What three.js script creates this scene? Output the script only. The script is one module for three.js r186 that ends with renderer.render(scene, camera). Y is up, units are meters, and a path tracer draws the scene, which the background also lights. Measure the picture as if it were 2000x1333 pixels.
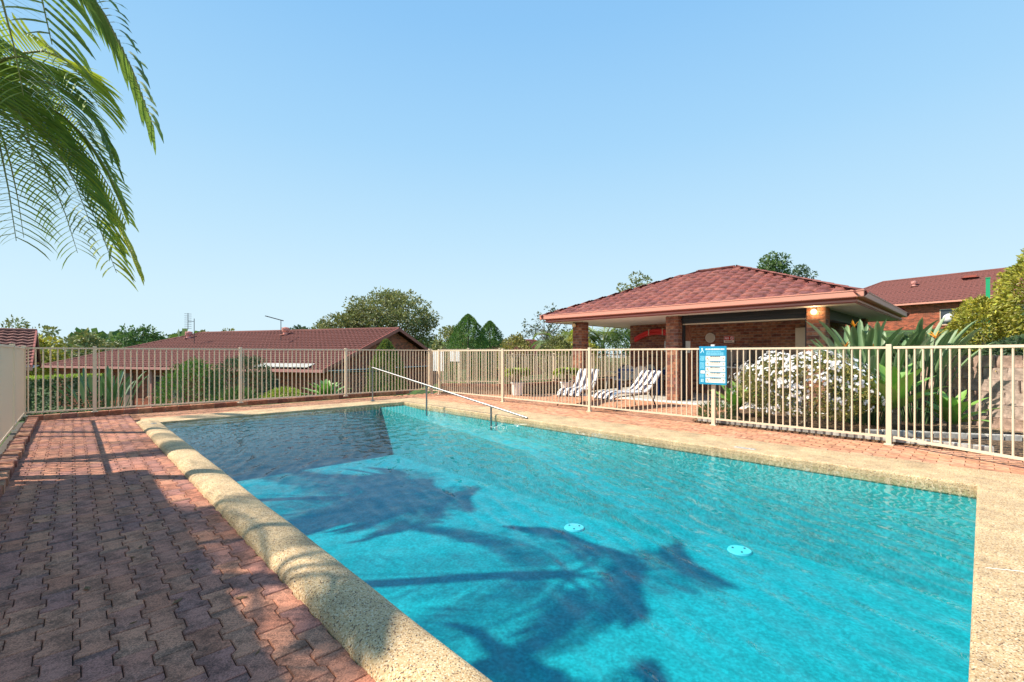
import * as THREE from 'three';
import { mergeGeometries } from 'three/addons/utils/BufferGeometryUtils.js';
import { ImprovedNoise } from 'three/addons/math/ImprovedNoise.js';

// ---------------------------------------------------------------- camera, sky, sun, exposure
// World: pool axes. x runs across the pool towards the pavilion, -z along it towards the far fence; deck level y = 0.
const scene = new THREE.Scene();
const YAW = THREE.MathUtils.degToRad(44.02);
const camera = new THREE.PerspectiveCamera(73.66, 2000 / 1333, 0.05, 900);
camera.position.set(0, 1.28, 0);
camera.rotation.set(0, -YAW, 0);
camera.setViewOffset(2000, 1333, 0, -24.5, 2000, 1333);
const renderer = new THREE.WebGLRenderer({ antialias: true });
renderer.toneMapping = THREE.LinearToneMapping;
renderer.toneMappingExposure = 1.5;
renderer.shadowMap.enabled = true;
renderer.setSize(1024, 682);

const SUN = new THREE.Vector3(-0.508, 0.743, -0.435).normalize();
function makeSky() {
  const w = 512, h = 256, data = new Float32Array(w * h * 4);
  // clear sky: pale at the horizon, deeper blue overhead; colour depends on elevation only
  const stops = [[0, 0.66, 0.83, 0.91], [6, 0.60, 0.80, 0.91], [14, 0.48, 0.72, 0.90], [24, 0.35, 0.62, 0.88], [36, 0.25, 0.52, 0.84], [55, 0.18, 0.41, 0.74], [90, 0.12, 0.31, 0.64]];
  for (let j = 0; j < h; j++) {
    const el = (j + 0.5) / h * 180 - 90, e = Math.max(0, el);
    let k = 0; while (k < stops.length - 2 && e > stops[k + 1][0]) k++;
    const a = stops[k], b = stops[k + 1], t = Math.min(1, (e - a[0]) / (b[0] - a[0]));
    for (let i = 0; i < w; i++) {
      const o = (j * w + i) * 4;
      for (let c = 0; c < 3; c++) data[o + c] = 0.74 * (a[c + 1] + (b[c + 1] - a[c + 1]) * t);
      data[o + 3] = 1;
    }
  }
  const t = new THREE.DataTexture(data, w, h, THREE.RGBAFormat, THREE.FloatType);
  t.mapping = THREE.EquirectangularReflectionMapping; t.magFilter = THREE.LinearFilter; t.minFilter = THREE.LinearFilter; t.needsUpdate = true;
  return t;
}
scene.background = makeSky();
scene.environment = scene.background;
const sun = new THREE.DirectionalLight(new THREE.Color(1, 0.92, 0.78), 5);
sun.position.copy(SUN).multiplyScalar(60); sun.target.position.set(0, 0, 0);
sun.castShadow = true; sun.shadow.mapSize.set(4096, 4096);
Object.assign(sun.shadow.camera, { left: -45, right: 45, top: 45, bottom: -45, near: 1, far: 160 });
scene.add(sun, sun.target);

// ---------------------------------------------------------------- helpers
let seed = 12345;
const rnd = () => { seed = (seed * 1664525 + 1013904223) >>> 0; return seed / 4294967296; };
const rr = (a, b) => a + (b - a) * rnd();
const noise = new ImprovedNoise();
const sstep = (a, b, x) => { const t = Math.max(0, Math.min(1, (x - a) / (b - a))); return t * t * (3 - 2 * t); };
const nz = (x, y, z = 0) => noise.noise(x, y, z);
const V = (x, y, z) => new THREE.Vector3(x, y, z);
const taken = {};
const numbered = (n) => { taken[n] = (taken[n] ?? -1) + 1; return taken[n] ? `${n}_${String(taken[n]).padStart(3, '0')}` : n; };
const shade = (o) => o.traverse((m) => { if (m.isMesh) { m.castShadow = true; m.receiveShadow = true; } });
function tag(o, label, category, group) { Object.assign(o.userData, { label, category }); if (group) o.userData.group = group; return o; }
function thing(name, label, category, pos = [0, 0, 0], turn = 0, group) {
  const o = new THREE.Group(); o.name = numbered(name); o.position.set(...pos); o.rotation.y = turn; scene.add(o);
  return tag(o, label, category, group);
}
function mesh(name, geo, mat, parent) {
  const g = Array.isArray(geo) ? merge(geo) : geo;
  const m = new THREE.Mesh(g, mat); m.name = parent ? name : numbered(name); m.castShadow = m.receiveShadow = true;
  (parent ?? scene).add(m); return m;
}
function struct(name, geo, mat) { const m = mesh(name, geo, mat); m.userData.kind = 'structure'; return m; }
function stuffPart(name, geo, mat, parent) { const m = mesh(name, geo, mat, parent); m.userData.kind = 'stuff'; return m; }
function merge(list) {
  list = list.map((g) => { g = g.index ? g.toNonIndexed() : g; for (const k of Object.keys(g.attributes)) if (!['position', 'normal', 'uv', 'color'].includes(k)) g.deleteAttribute(k); return g; });
  const col = list.some((g) => g.attributes.color);
  for (const g of list) {
    if (!g.attributes.uv) g.setAttribute('uv', new THREE.BufferAttribute(new Float32Array(g.attributes.position.count * 2), 2));
    if (!g.attributes.normal) g.computeVertexNormals();
    if (col && !g.attributes.color) g.setAttribute('color', new THREE.BufferAttribute(new Float32Array(g.attributes.position.count * 3).fill(1), 3));
  }
  return list.length === 1 ? list[0] : mergeGeometries(list);
}
const box = (w, h, d, x = 0, y = 0, z = 0) => new THREE.BoxGeometry(w, h, d).translate(x, y, z);   // centred on x, z; y is its base
const boxb = (w, h, d, x = 0, y = 0, z = 0) => box(w, h, d, x, y + h / 2, z);
const span = (x0, x1, y0, y1, z0, z1) => box(x1 - x0, y1 - y0, z1 - z0, (x0 + x1) / 2, (y0 + y1) / 2, (z0 + z1) / 2);
function bar(a, b, r, n = 8, r2 = r) {
  const d = b.clone().sub(a), L = d.length();
  return new THREE.CylinderGeometry(r2, r, L, n).applyQuaternion(new THREE.Quaternion().setFromUnitVectors(V(0, 1, 0), d.normalize())).translate((a.x + b.x) / 2, (a.y + b.y) / 2, (a.z + b.z) / 2);
}
const tube = (pts, r, seg = 24, n = 10) => new THREE.TubeGeometry(new THREE.CatmullRomCurve3(pts.map((p) => V(...p)), false, 'catmullrom', 0.1), seg, r, n);
// a block with chamfered top edges (base at y = 0)
function chamfered(w, h, d, c) {
  const g = new THREE.BufferGeometry(), a = w / 2, b = d / 2, q = [];
  const P = (x, y, z) => [x, y, z], lo = [P(-a, 0, -b), P(a, 0, -b), P(a, 0, b), P(-a, 0, b)], mi = lo.map((p) => P(p[0], h - c, p[2]));
  const hi = [P(-a + c, h, -b + c), P(a - c, h, -b + c), P(a - c, h, b - c), P(-a + c, h, b - c)];
  const quad = (p, r, s, t) => q.push(...p, ...s, ...r, ...p, ...t, ...s);
  for (let i = 0; i < 4; i++) { const j = (i + 1) % 4; quad(lo[i], lo[j], mi[j], mi[i]); quad(mi[i], mi[j], hi[j], hi[i]); }
  quad(hi[0], hi[1], hi[2], hi[3]);
  g.setAttribute('position', new THREE.Float32BufferAttribute(q, 3)); g.computeVertexNormals(); return uvXYZ(g);
}
// uv in metres along the face's main plane
function uvXYZ(g, s = 1) {
  const p = g.attributes.position, n = g.attributes.normal, uv = new Float32Array(p.count * 2);
  for (let i = 0; i < p.count; i++) {
    const ax = Math.abs(n.getX(i)), ay = Math.abs(n.getY(i)), az = Math.abs(n.getZ(i));
    const [u, v] = ay >= ax && ay >= az ? [p.getX(i), p.getZ(i)] : ax >= az ? [p.getZ(i), p.getY(i)] : [p.getX(i), p.getY(i)];
    uv[2 * i] = u * s; uv[2 * i + 1] = v * s;
  }
  g.setAttribute('uv', new THREE.BufferAttribute(uv, 2)); return g;
}
const uvm = (g) => uvXYZ(g.index ? g.toNonIndexed() : g);

// ---------------------------------------------------------------- textures
function texture(n, size, fn, srgb = true) {
  const d = new Uint8Array(n * n * 4);
  for (let j = 0; j < n; j++) for (let i = 0; i < n; i++) {
    const c = fn(i / n, j / n), o = (j * n + i) * 4;
    for (let k = 0; k < 3; k++) d[o + k] = Math.max(0, Math.min(255, 255 * (Array.isArray(c) ? c[k] : c)));
    d[o + 3] = 255;
  }
  const t = new THREE.DataTexture(d, n, n); t.wrapS = t.wrapT = THREE.RepeatWrapping; t.magFilter = THREE.LinearFilter; t.minFilter = THREE.LinearMipmapLinearFilter; t.generateMipmaps = true;
  t.repeat.set(1 / size, 1 / size); if (srgb) t.colorSpace = THREE.SRGBColorSpace; t.needsUpdate = true; return t;
}
const fbm = (x, y, o = 4) => { let s = 0, a = 0.5; for (let i = 0; i < o; i++) { s += a * nz(x, y, i * 7.3); x *= 2.03; y *= 2.03; a *= 0.5; } return s; };
// tileable noise on the unit square
const tnoise = (u, v, f, z = 0) => { const x = u * f, y = v * f, i = Math.floor(x), j = Math.floor(y), a = x - i, b = y - j, s = a * a * (3 - 2 * a), t = b * b * (3 - 2 * b), g = (p, q) => hash(((i + p) % f) + z * 13.7 + 0.5, ((j + q) % f) + z * 5.1 + 0.25); return 1.3 * ((g(0, 0) * (1 - s) + g(1, 0) * s) * (1 - t) + (g(0, 1) * (1 - s) + g(1, 1) * s) * t - 0.5); };
const hash = (a, b) => { const s = Math.sin(a * 127.1 + b * 311.7) * 43758.5453; return s - Math.floor(s); };
// pebbles: nearest-of-cell pattern; returns [distance, id]
function cells(u, v, n) {
  const x = u * n, y = v * n, ix = Math.floor(x), iy = Math.floor(y); let best = 9, id = 0;
  for (let a = -1; a <= 1; a++) for (let b = -1; b <= 1; b++) {
    const cx = (ix + a + n) % n, cy = (iy + b + n) % n, px = ix + a + hash(cx, cy), py = iy + b + hash(cy + 57, cx + 13), d = (x - px) ** 2 + (y - py) ** 2;
    if (d < best) { best = d; id = hash(cx + 3.3, cy + 7.7); }
  }
  return [Math.sqrt(best), id];
}
const AGG = (() => {
  const n = 1024, col = [], hgt = [];
  for (let j = 0; j < n; j++) for (let i = 0; i < n; i++) {
    const [d, id] = cells(i / n, j / n, 230);
    const m = 1 + 0.13 * tnoise(i / n, j / n, 5) + 0.10 * tnoise(i / n, j / n, 16, 3);
    const c = id < 0.05 ? [0.36, 0.31, 0.27] : id < 0.10 ? [0.58, 0.44, 0.31] : id < 0.34 ? [0.80, 0.68, 0.50] : id < 0.66 ? [0.88, 0.78, 0.62] : id < 0.86 ? [0.84, 0.73, 0.57] : [0.95, 0.88, 0.76];
    const e = d > 0.55 ? 0.92 : 1;
    col.push(c.map((x) => x * m * e)); hgt.push(Math.max(0, 1 - d * 1.3));
  }
  const at = (arr) => (u, v) => arr[Math.min(n - 1, Math.floor(v * n)) * n + Math.min(n - 1, Math.floor(u * n))];
  return { map: texture(n, 1.3, at(col)), bump: texture(n, 1.3, at(hgt), false) };
})();
const grain = texture(256, 0.35, (u, v) => { const a = 0.82 + 0.22 * tnoise(u, v, 5) + 0.14 * tnoise(u, v, 17, 4) + 0.10 * (hash(Math.floor(u * 256), Math.floor(v * 256)) - 0.5); return [a, a, a]; });
const paverTex = texture(512, 0.7, (u, v) => {
  const a = 0.82 + 0.25 * tnoise(u, v, 8) + 0.16 * tnoise(u, v, 26, 5), s = hash(Math.floor(u * 512), Math.floor(v * 512)), d = tnoise(u, v, 4, 20);
  const g2 = tnoise(u, v, 150, 9), k = (s < 0.14 ? 0.70 : s > 0.93 ? 1.2 : 1) * (1 + 0.35 * g2), b = Math.max(0, d) * 1.3;
  return [a * k * (1 - 0.22 * b), a * k * (1 - 0.06 * b), a * k * (1 + 0.04 * b)];
});
const paverBump = texture(512, 0.7, (u, v) => 0.5 + 0.4 * tnoise(u, v, 30, 2) + 0.3 * (hash(Math.floor(u * 512), Math.floor(v * 512)) - 0.5), false);
const plaster = texture(1024, 2.6, (u, v) => {
  const a = 0.82 + 0.03 * tnoise(u, v, 9) + 0.06 * tnoise(u, v, 40, 3) + 0.14 * tnoise(u, v, 130, 6), s = hash(Math.floor(u * 1024), Math.floor(v * 1024)), k = s < 0.12 ? 0.86 : s > 0.9 ? 1.12 : 1;
  return [a * k * 0.92, a * k, a * k];
});
const soilTex = texture(512, 1.2, (u, v) => { const [d, id] = cells(u, v, 44), a = (0.55 + 0.35 * id) * (d > 0.5 ? 0.55 : 1) * (1 + 0.3 * tnoise(u, v, 6)); return [a, a * 0.88, a * 0.74]; });
const soilBump = texture(512, 1.2, (u, v) => { const [d, id] = cells(u, v, 44); return Math.max(0, 1 - d) * (0.4 + 0.6 * id); }, false);
const grassTex = texture(512, 3, (u, v) => { const a = 0.7 + 0.35 * tnoise(u, v, 8) + 0.3 * tnoise(u, v, 60, 3); return [a * 0.85, a, a * 0.5]; });
// far walls, where a brick is only a few pixels: courses as colour only
const farBrick = texture(512, 1.92, (u, v) => {
  const rows = 22, r = Math.floor(v * rows), fv = v * rows - r, x = u * 8 + (r % 2) * 0.5, c = Math.floor(x), fu = x - c, k = 0.72 + 0.5 * hash((c + 8) % 8, r) + 0.1 * tnoise(u, v, 40);
  const m = fv < 0.12 || fu < 0.045; return m ? [0.62, 0.52, 0.44] : [0.60 * k, 0.33 * k, 0.25 * k];
});

// ---------------------------------------------------------------- materials
const M = (o) => new THREE.MeshStandardMaterial({ roughness: 0.85, ...o });
const rgb = (r, g, b) => new THREE.Color().setRGB(r, g, b);
const mats = {
  agg: M({ map: AGG.map, bumpMap: AGG.bump, bumpScale: 0.0012, color: rgb(0.76, 0.70, 0.645), roughness: 0.8 }),
  bed: M({ color: rgb(0.10, 0.075, 0.055), map: grain }),
  poolShell: M({ map: plaster, color: rgb(0.07, 0.585, 0.575), roughness: 0.7 }),
  soil: M({ map: soilTex, bumpMap: soilBump, bumpScale: 0.02, color: rgb(0.34, 0.27, 0.21), roughness: 1 }),
  gravel: M({ map: soilTex, bumpMap: soilBump, bumpScale: 0.02, color: rgb(0.62, 0.56, 0.50), roughness: 1 }),
  grass: M({ map: grassTex, color: rgb(0.10, 0.14, 0.05), roughness: 1 }),
  cream: M({ color: rgb(0.75, 0.60, 0.43), roughness: 0.42 }),
  steel: M({ color: rgb(0.30, 0.295, 0.29), metalness: 1, roughness: 0.42 }),
  white: M({ color: rgb(0.80, 0.79, 0.77), roughness: 0.6 }),
  soffit: M({ color: rgb(0.84, 0.79, 0.73), roughness: 0.8 }),
  fascia: M({ color: rgb(0.70, 0.30, 0.22), roughness: 0.45 }),
  fasciaDark: M({ color: rgb(0.36, 0.09, 0.06), roughness: 0.5 }),
  pink: M({ color: rgb(0.60, 0.27, 0.23), roughness: 0.5 }),
  mortar: M({ color: rgb(0.50, 0.43, 0.35), map: grain, roughness: 1 }),
  black: M({ color: rgb(0.02, 0.02, 0.022), roughness: 0.5 }),
  dark: M({ color: rgb(0.05, 0.05, 0.055), roughness: 0.6 }),
  concrete: M({ color: rgb(0.60, 0.57, 0.52), map: grain, roughness: 0.95 }),
  glass: M({ color: rgb(0.05, 0.06, 0.07), roughness: 0.06 }),
  farBrick: M({ map: farBrick, color: rgb(0.95, 0.78, 0.66) }),
  roofBase: M({ color: rgb(0.16, 0.06, 0.05) }),
  trunk: M({ color: rgb(0.22, 0.17, 0.12), map: grain, roughness: 1 }),
  red: M({ color: rgb(0.75, 0.03, 0.03), roughness: 0.35 }),
  blue: M({ color: rgb(0.02, 0.07, 0.28), roughness: 0.4 }),
  greyPlastic: M({ color: rgb(0.50, 0.47, 0.42), roughness: 0.5 }),
  bronze: M({ color: rgb(0.10, 0.07, 0.06), roughness: 0.4 }),
};
const leafMat = (r, g, b, t = 0.35) => new THREE.MeshPhysicalMaterial({ color: rgb(r, g, b), roughness: 0.9, transmission: t, thickness: 0, side: THREE.DoubleSide, vertexColors: true });
const brickMats = [[0.44, 0.165, 0.095], [0.52, 0.22, 0.125], [0.30, 0.115, 0.08], [0.56, 0.27, 0.16], [0.38, 0.17, 0.125]].map((c) => M({ color: rgb(...c), map: grain, bumpMap: paverBump, bumpScale: 0.002, roughness: 0.95 }));
const paverMats = [[0.56, 0.225, 0.15], [0.61, 0.25, 0.152], [0.48, 0.20, 0.152], [0.66, 0.28, 0.168], [0.52, 0.22, 0.16], [0.58, 0.22, 0.13]].map((c) => M({ color: rgb(...c), map: paverTex, bumpMap: paverBump, bumpScale: 0.003, roughness: 0.92 }));
const terraceMats = [[0.72, 0.34, 0.18], [0.78, 0.37, 0.20], [0.66, 0.30, 0.165], [0.80, 0.40, 0.235], [0.72, 0.32, 0.185]].map((c) => M({ color: rgb(...c), map: grain, bumpMap: paverBump, bumpScale: 0.002, roughness: 0.92 }));
const tileMats = [[0.29, 0.082, 0.066], [0.33, 0.10, 0.078], [0.25, 0.072, 0.062], [0.36, 0.12, 0.092], [0.28, 0.09, 0.075]].map((c) => M({ color: rgb(...c), map: grain, roughness: 0.85, side: THREE.DoubleSide }));
const pick = (a) => a[Math.floor(rnd() * a.length)];

// ---------------------------------------------------------------- large structure: pool
const PX0 = 1.15, PX1 = 6.24, PZ0 = -10.51, PZ1 = -0.04, FLOOR = -1.15, WATER = -0.008;
{
  const geos = [];
  const quad = (a, b, c, d) => { const g = new THREE.BufferGeometry(); g.setAttribute('position', new THREE.Float32BufferAttribute([...a, ...b, ...c, ...a, ...c, ...d], 3)); g.computeVertexNormals(); geos.push(uvXYZ(g)); };
  const x0 = PX0 - 0.012, x1 = PX1 + 0.012, z0 = PZ0 - 0.012, z1 = PZ1 + 0.012, t = -0.005;   // walls stand just behind the coping's nose
  quad([x0, FLOOR, z1], [x1, FLOOR, z1], [x1, FLOOR, z0], [x0, FLOOR, z0]);
  quad([x0, FLOOR, z0], [x1, FLOOR, z0], [x1, t, z0], [x0, t, z0]);
  quad([x1, FLOOR, z1], [x0, FLOOR, z1], [x0, t, z1], [x1, t, z1]);
  quad([x0, FLOOR, z1], [x0, FLOOR, z0], [x0, t, z0], [x0, t, z1]);
  quad([x1, FLOOR, z0], [x1, FLOOR, z1], [x1, t, z1], [x1, t, z0]);
  const shell = struct('pool_basin', geos, mats.poolShell);
  // sloping entry ramp beside the handrail
  const rx = 5.56, ry = (z) => -0.07 - (z - z0) * 0.062, rg = [];
  const za = z0, zb = -5.4;
  const tri = (...p) => { const g = new THREE.BufferGeometry(); g.setAttribute('position', new THREE.Float32BufferAttribute(p, 3)); g.computeVertexNormals(); rg.push(uvXYZ(g)); };
  const rr1 = x1 - 0.002;
  tri(rx, ry(za), za, rx, ry(zb), zb, rr1, ry(zb), zb, rx, ry(za), za, rr1, ry(zb), zb, rr1, ry(za), za);
  tri(rx, FLOOR, za, rx, FLOOR, zb, rx, ry(za), za, rx, FLOOR, zb, rx, ry(zb), zb, rx, ry(za), za);
  const zc = -2.6;
  tri(rx, ry(zb), zb, rx, FLOOR, zc, rr1, FLOOR, zc, rx, ry(zb), zb, rr1, FLOOR, zc, rr1, ry(zb), zb);
  tri(rx, FLOOR, zb, rx, FLOOR, zc, rx, ry(zb), zb);
  mesh('entry_ramp', rg, mats.poolShell, shell);
  for (const [x, z] of [[5.02, -3.95], [5.9, -2.08]]) {
    const lid = mesh('drain_cover', new THREE.CylinderGeometry(0.13, 0.14, 0.02, 24).translate(x, FLOOR + 0.012, z), mats.white, shell);
    for (let k = 0; k < 3; k++) mesh('screw', new THREE.CylinderGeometry(0.012, 0.012, 0.006, 10).translate(x + 0.08 * Math.cos(k * 2.1 + 0.4), FLOOR + 0.026, z + 0.08 * Math.sin(k * 2.1 + 0.4)), mats.dark, lid);
  }
}
// coping: flat exposed-aggregate surround on three sides, a raised roll on the deck side
{
  const s = new THREE.Shape();
  // shape plane (x, -z)
  const pts = [[0.95, 11.3], [7.1, 11.3], [7.1, -2.2], [1.0, -2.2], [1.0, 0.04], [PX1, 0.04], [PX1, 10.51], [0.95, 10.51]];
  s.moveTo(...pts[0]); pts.slice(1).forEach((p) => s.lineTo(...p)); s.closePath();
  const g = new THREE.ExtrudeGeometry(s, { depth: 0.10, bevelEnabled: true, bevelThickness: 0.022, bevelSize: 0.022, bevelOffset: -0.022, bevelSegments: 4 });
  g.rotateX(-Math.PI / 2).translate(0, -0.098, 0);
  const slab = struct('pool_coping', uvm(g), mats.agg);
  mesh('crack_filler', tube([[3.835, 0.017, -0.022], [3.86, 0.0235, 0.02], [3.89, 0.023, 0.07], [3.92, 0.0232, 0.12], [3.96, 0.023, 0.20], [4.05, 0.023, 0.34]].map((p) => [p[0], p[1], p[2]]), 0.0028, 30, 5), mats.soffit, slab);
  const prof = [[0.85, -0.03], [0.855, 0.012], [0.87, 0.036], [0.90, 0.055], [0.95, 0.066], [1.01, 0.067], [1.07, 0.061], [1.12, 0.050], [1.148, 0.035], [1.158, 0.012], [1.158, -0.10]];
  const zs = []; for (let z = -10.88; z <= 1.9; z += 0.11) zs.push(z);
  const P = [], U = [], I = [];
  zs.forEach((z, i) => { let L = 0; prof.forEach(([x, y], k) => {
    if (k) L += Math.hypot(x - prof[k - 1][0], y - prof[k - 1][1]);
    const w = k > 0 && k < prof.length - 2 ? 1 : 0, e = Math.min(1, (z + 10.88) / 0.2);
    P.push(x + w * 0.008 * nz(z * 1.3, k * 0.2, 4), (y > 0 ? y * (0.35 + 0.65 * Math.sqrt(e)) : y) + w * 0.007 * nz(z * 1.9, x * 5, 1), z); U.push(L, z);
  }); });
  const n = prof.length;
  for (let i = 0; i < zs.length - 1; i++) for (let k = 0; k < n - 1; k++) { const a = i * n + k, b = a + 1, c = a + n, d = c + 1; I.push(a, c, b, b, c, d); }
  const rg = new THREE.BufferGeometry(); rg.setAttribute('position', new THREE.Float32BufferAttribute(P, 3)); rg.setAttribute('uv', new THREE.Float32BufferAttribute(U, 2)); rg.setIndex(I); rg.computeVertexNormals();
  mesh('rolled_edge', rg, mats.agg, slab);
}
// water: a rippled surface over a clear, tinted body
{
  const water = new THREE.Group(); water.name = 'pool_water'; water.userData.kind = 'structure'; scene.add(water);
  const nx = 320, nzz = 640, P = [], U = [], I = [];
  const waves = []; for (let i = 0; i < 26; i++) { const L = 0.10 * Math.pow(1.13, i % 13) * rr(0.9, 1.1), a = rr(-0.9, 0.9) + (i % 3 === 0 ? 1.2 : 0.35), k = 2 * Math.PI / L; waves.push([Math.cos(a) * k, Math.sin(a) * k, rr(0, 6.28), L * 0.0045]); }
  const trains = [[0.46, 0.19, 0.019], [0.70, 0.27, 0.013], [0.20, 0.145, 0.008]];
  const hgt = (x, z) => { let s = 0; const wx = x + 0.10 * nz(x * 0.9, z * 0.9, 2), wz = z + 0.10 * nz(x * 0.9, z * 0.9, 8), calm = 0.55 + 0.75 * nz(x * 0.35, z * 0.35, 5) ; for (const [a, b, p, A] of waves) s += A * Math.sin(a * wx + b * wz + p); 
    s *= Math.max(0.3, calm) * (0.22 + 0.78 * sstep(5.9, 3.8, x));
    const ph = 0.9 * nz(x * 0.55, z * 0.55, 11) + 0.35 * nz(x * 1.7, z * 1.7, 3), edge = (0.12 + 0.88 * sstep(5.9, 4.2, x)) * sstep(-9.8, -5.5, z);
    for (const [a, L, A] of trains) { const k = 2 * Math.PI / L; s += A * L * edge * (0.45 + 0.8 * Math.abs(nz(x * 0.8 + a, z * 0.8, a * 9))) * (Math.exp(Math.sin(k * (Math.cos(a) * x + Math.sin(a) * z + 0.16 * ph) + a * 5)) - 1.266); }
    return s; };
  const xa = PX0 - 0.01, xb = PX1 + 0.01, za = PZ0 - 0.01, zb = PZ1 + 0.01;
  for (let j = 0; j <= nzz; j++) for (let i = 0; i <= nx; i++) { const x = xa + (xb - xa) * i / nx, z = za + (zb - za) * j / nzz; P.push(x, WATER + hgt(x, z), z); U.push(x, z); }
  for (let j = 0; j < nzz; j++) for (let i = 0; i < nx; i++) { const a = j * (nx + 1) + i, b = a + 1, c = a + nx + 1, d = c + 1; I.push(a, c, b, b, c, d); }
  const g = new THREE.BufferGeometry(); g.setAttribute('position', new THREE.Float32BufferAttribute(P, 3)); g.setAttribute('uv', new THREE.Float32BufferAttribute(U, 2)); g.setIndex(I); g.computeVertexNormals();
  mesh('water_surface', g, new THREE.MeshPhysicalMaterial({ color: 0xffffff, roughness: 0.0, transmission: 1, thickness: 0, ior: 1.33, specularIntensity: 0.65 }), water);
  mesh('water_body', span(PX0 - 0.03, PX1 + 0.03, FLOOR - 0.05, WATER - 0.02, PZ0 - 0.03, PZ1 + 0.03),
    new THREE.MeshPhysicalMaterial({ color: 0xffffff, transparent: true, opacity: 0, transmission: 1, roughness: 0, ior: 1.33, thickness: 1, attenuationColor: rgb(0.42, 0.85, 0.92), attenuationDistance: 1.6 }), water);
}

// ---------------------------------------------------------------- terrain: one sheet, open where the pool is
function gy(x, z) {
  const side = sstep(7, 13, x);
  let y = -0.06 - 1.95 * ((1 - side) * sstep(-12.9, -21, z) + side * sstep(-17, -27, z));
  y += 0.30 * sstep(9.5, 10.5, x) * sstep(-9.9, -11.2, z) * (1 - sstep(-15, -19, z));
  const bank = sstep(11.6, 12.5, x) * sstep(-1.6, -0.6, z);
  y += 1.1 * bank;
  y += 3.1 * sstep(18.5, 44, x) * sstep(-22, -6, z);
  y -= 1.5 * sstep(-14, -40, z) * sstep(40, 10, x);
  y += 0.05 * nz(x * 0.3, z * 0.3) * (sstep(-13.5, -16, z) + sstep(19, 24, x));
  return y;
}
{
  const xs = [-300, -150, -80, -45, -25, -15, -10, -6, -3, -1.5, -0.66, 0.3, PX0, 2.4, 3.7, 5, PX1, 7, 8, 9, 9.5, 10, 10.5, 11, 11.6, 12, 12.5, 13.5, 15, 16.5, 18, 20, 22, 25, 28, 32, 36, 40, 45, 52, 60, 80, 120, 200, 300];
  const zs = [-400, -250, -150, -100, -75, -60, -50, -44, -38, -33, -30, -27, -25, -23, -21, -19.5, -18, -17, -16, -15, -14, -13.3, -12.8, -12, -11.2, PZ0, -9.9, -8, -6, -4, -2.5, -1.6, -1.3, -1, -0.6, PZ1, 1, 2.5, 5, 10, 20, 50, 120];
  const P = [], U = [], I = [];
  zs.forEach((z) => xs.forEach((x) => { P.push(x, gy(x, z), z); U.push(x, z); }));
  const n = xs.length;
  for (let j = 0; j < zs.length - 1; j++) for (let i = 0; i < n - 1; i++) {
    const cx = (xs[i] + xs[i + 1]) / 2, cz = (zs[j] + zs[j + 1]) / 2;
    if (cx > PX0 && cx < PX1 && cz > PZ0 && cz < PZ1) continue;
    const a = j * n + i, b = a + 1, c = a + n, d = c + 1; I.push(a, c, b, b, c, d);
  }
  const g = new THREE.BufferGeometry(); g.setAttribute('position', new THREE.Float32BufferAttribute(P, 3)); g.setAttribute('uv', new THREE.Float32BufferAttribute(U, 2)); g.setIndex(I); g.computeVertexNormals();
  struct('ground', g, mats.grass);
}

// ---------------------------------------------------------------- paved deck (interlocking pavers) and brick terrace
const inSight = (x, z) => { const r = x * Math.cos(YAW) + z * Math.sin(YAW), d = x * Math.sin(YAW) - z * Math.cos(YAW); return d > 0.9 && Math.abs(r) < d * 1.2 + 0.3; };
function dogbone(p, L, dl, h) {
  const a = p / 2 + dl / 2 - 0.002, b = p / 2 - dl / 2 - 0.002, e = L / 2 - 0.002, q = L / 4, s = 0.022;
  const ring = [[-a, -e], [a, -e], [a, -q - s / 2], [b, -q + s / 2], [b, q - s / 2], [a, q + s / 2], [a, e], [-a, e], [-a, q + s / 2], [-b, q - s / 2], [-b, -q + s / 2], [-a, -q - s / 2]];
  const c = 0.004, inner = ring.map(([x, z]) => [x - Math.sign(x) * c, z - Math.sign(z) * c * (Math.abs(z) > q + s ? 1 : 0.2)]);
  const pos = [], quad = (A, B, C, D) => pos.push(...A, ...C, ...B, ...A, ...D, ...C);
  ring.forEach((r, i) => {
    const j = (i + 1) % ring.length, t = ring[j], u = inner[i], v = inner[j];
    quad([r[0], h - 0.03, r[1]], [t[0], h - 0.03, t[1]], [t[0], h - c, t[1]], [r[0], h - c, r[1]]);
    quad([r[0], h - c, r[1]], [t[0], h - c, t[1]], [v[0], h, v[1]], [u[0], h, u[1]]);
  });
  for (const f of THREE.ShapeUtils.triangulateShape(inner.map((w) => new THREE.Vector2(w[0], w[1])), [])) pos.push(...f.flatMap((k) => [inner[k][0], h, inner[k][1]]));
  const g = new THREE.BufferGeometry(); g.setAttribute('position', new THREE.Float32BufferAttribute(pos, 3));
  // make every face point outwards/upwards
  const P = g.attributes.position;
  for (let i = 0; i < P.count; i += 3) {
    const A = V().fromBufferAttribute(P, i), B = V().fromBufferAttribute(P, i + 1), C = V().fromBufferAttribute(P, i + 2), n = B.clone().sub(A).cross(C.clone().sub(A)), m = A.clone().add(B).add(C).divideScalar(3); m.y = Math.max(0.001, n.y !== 0 ? 1 : 0) + 0; 
    if (Math.abs(n.y) > 1e-9 ? n.y < 0 : n.x * m.x + n.z * m.z < 0) { P.setXYZ(i + 1, C.x, C.y, C.z); P.setXYZ(i + 2, B.x, B.y, B.z); }
  }
  g.computeVertexNormals(); return uvXYZ(g);
}
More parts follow.
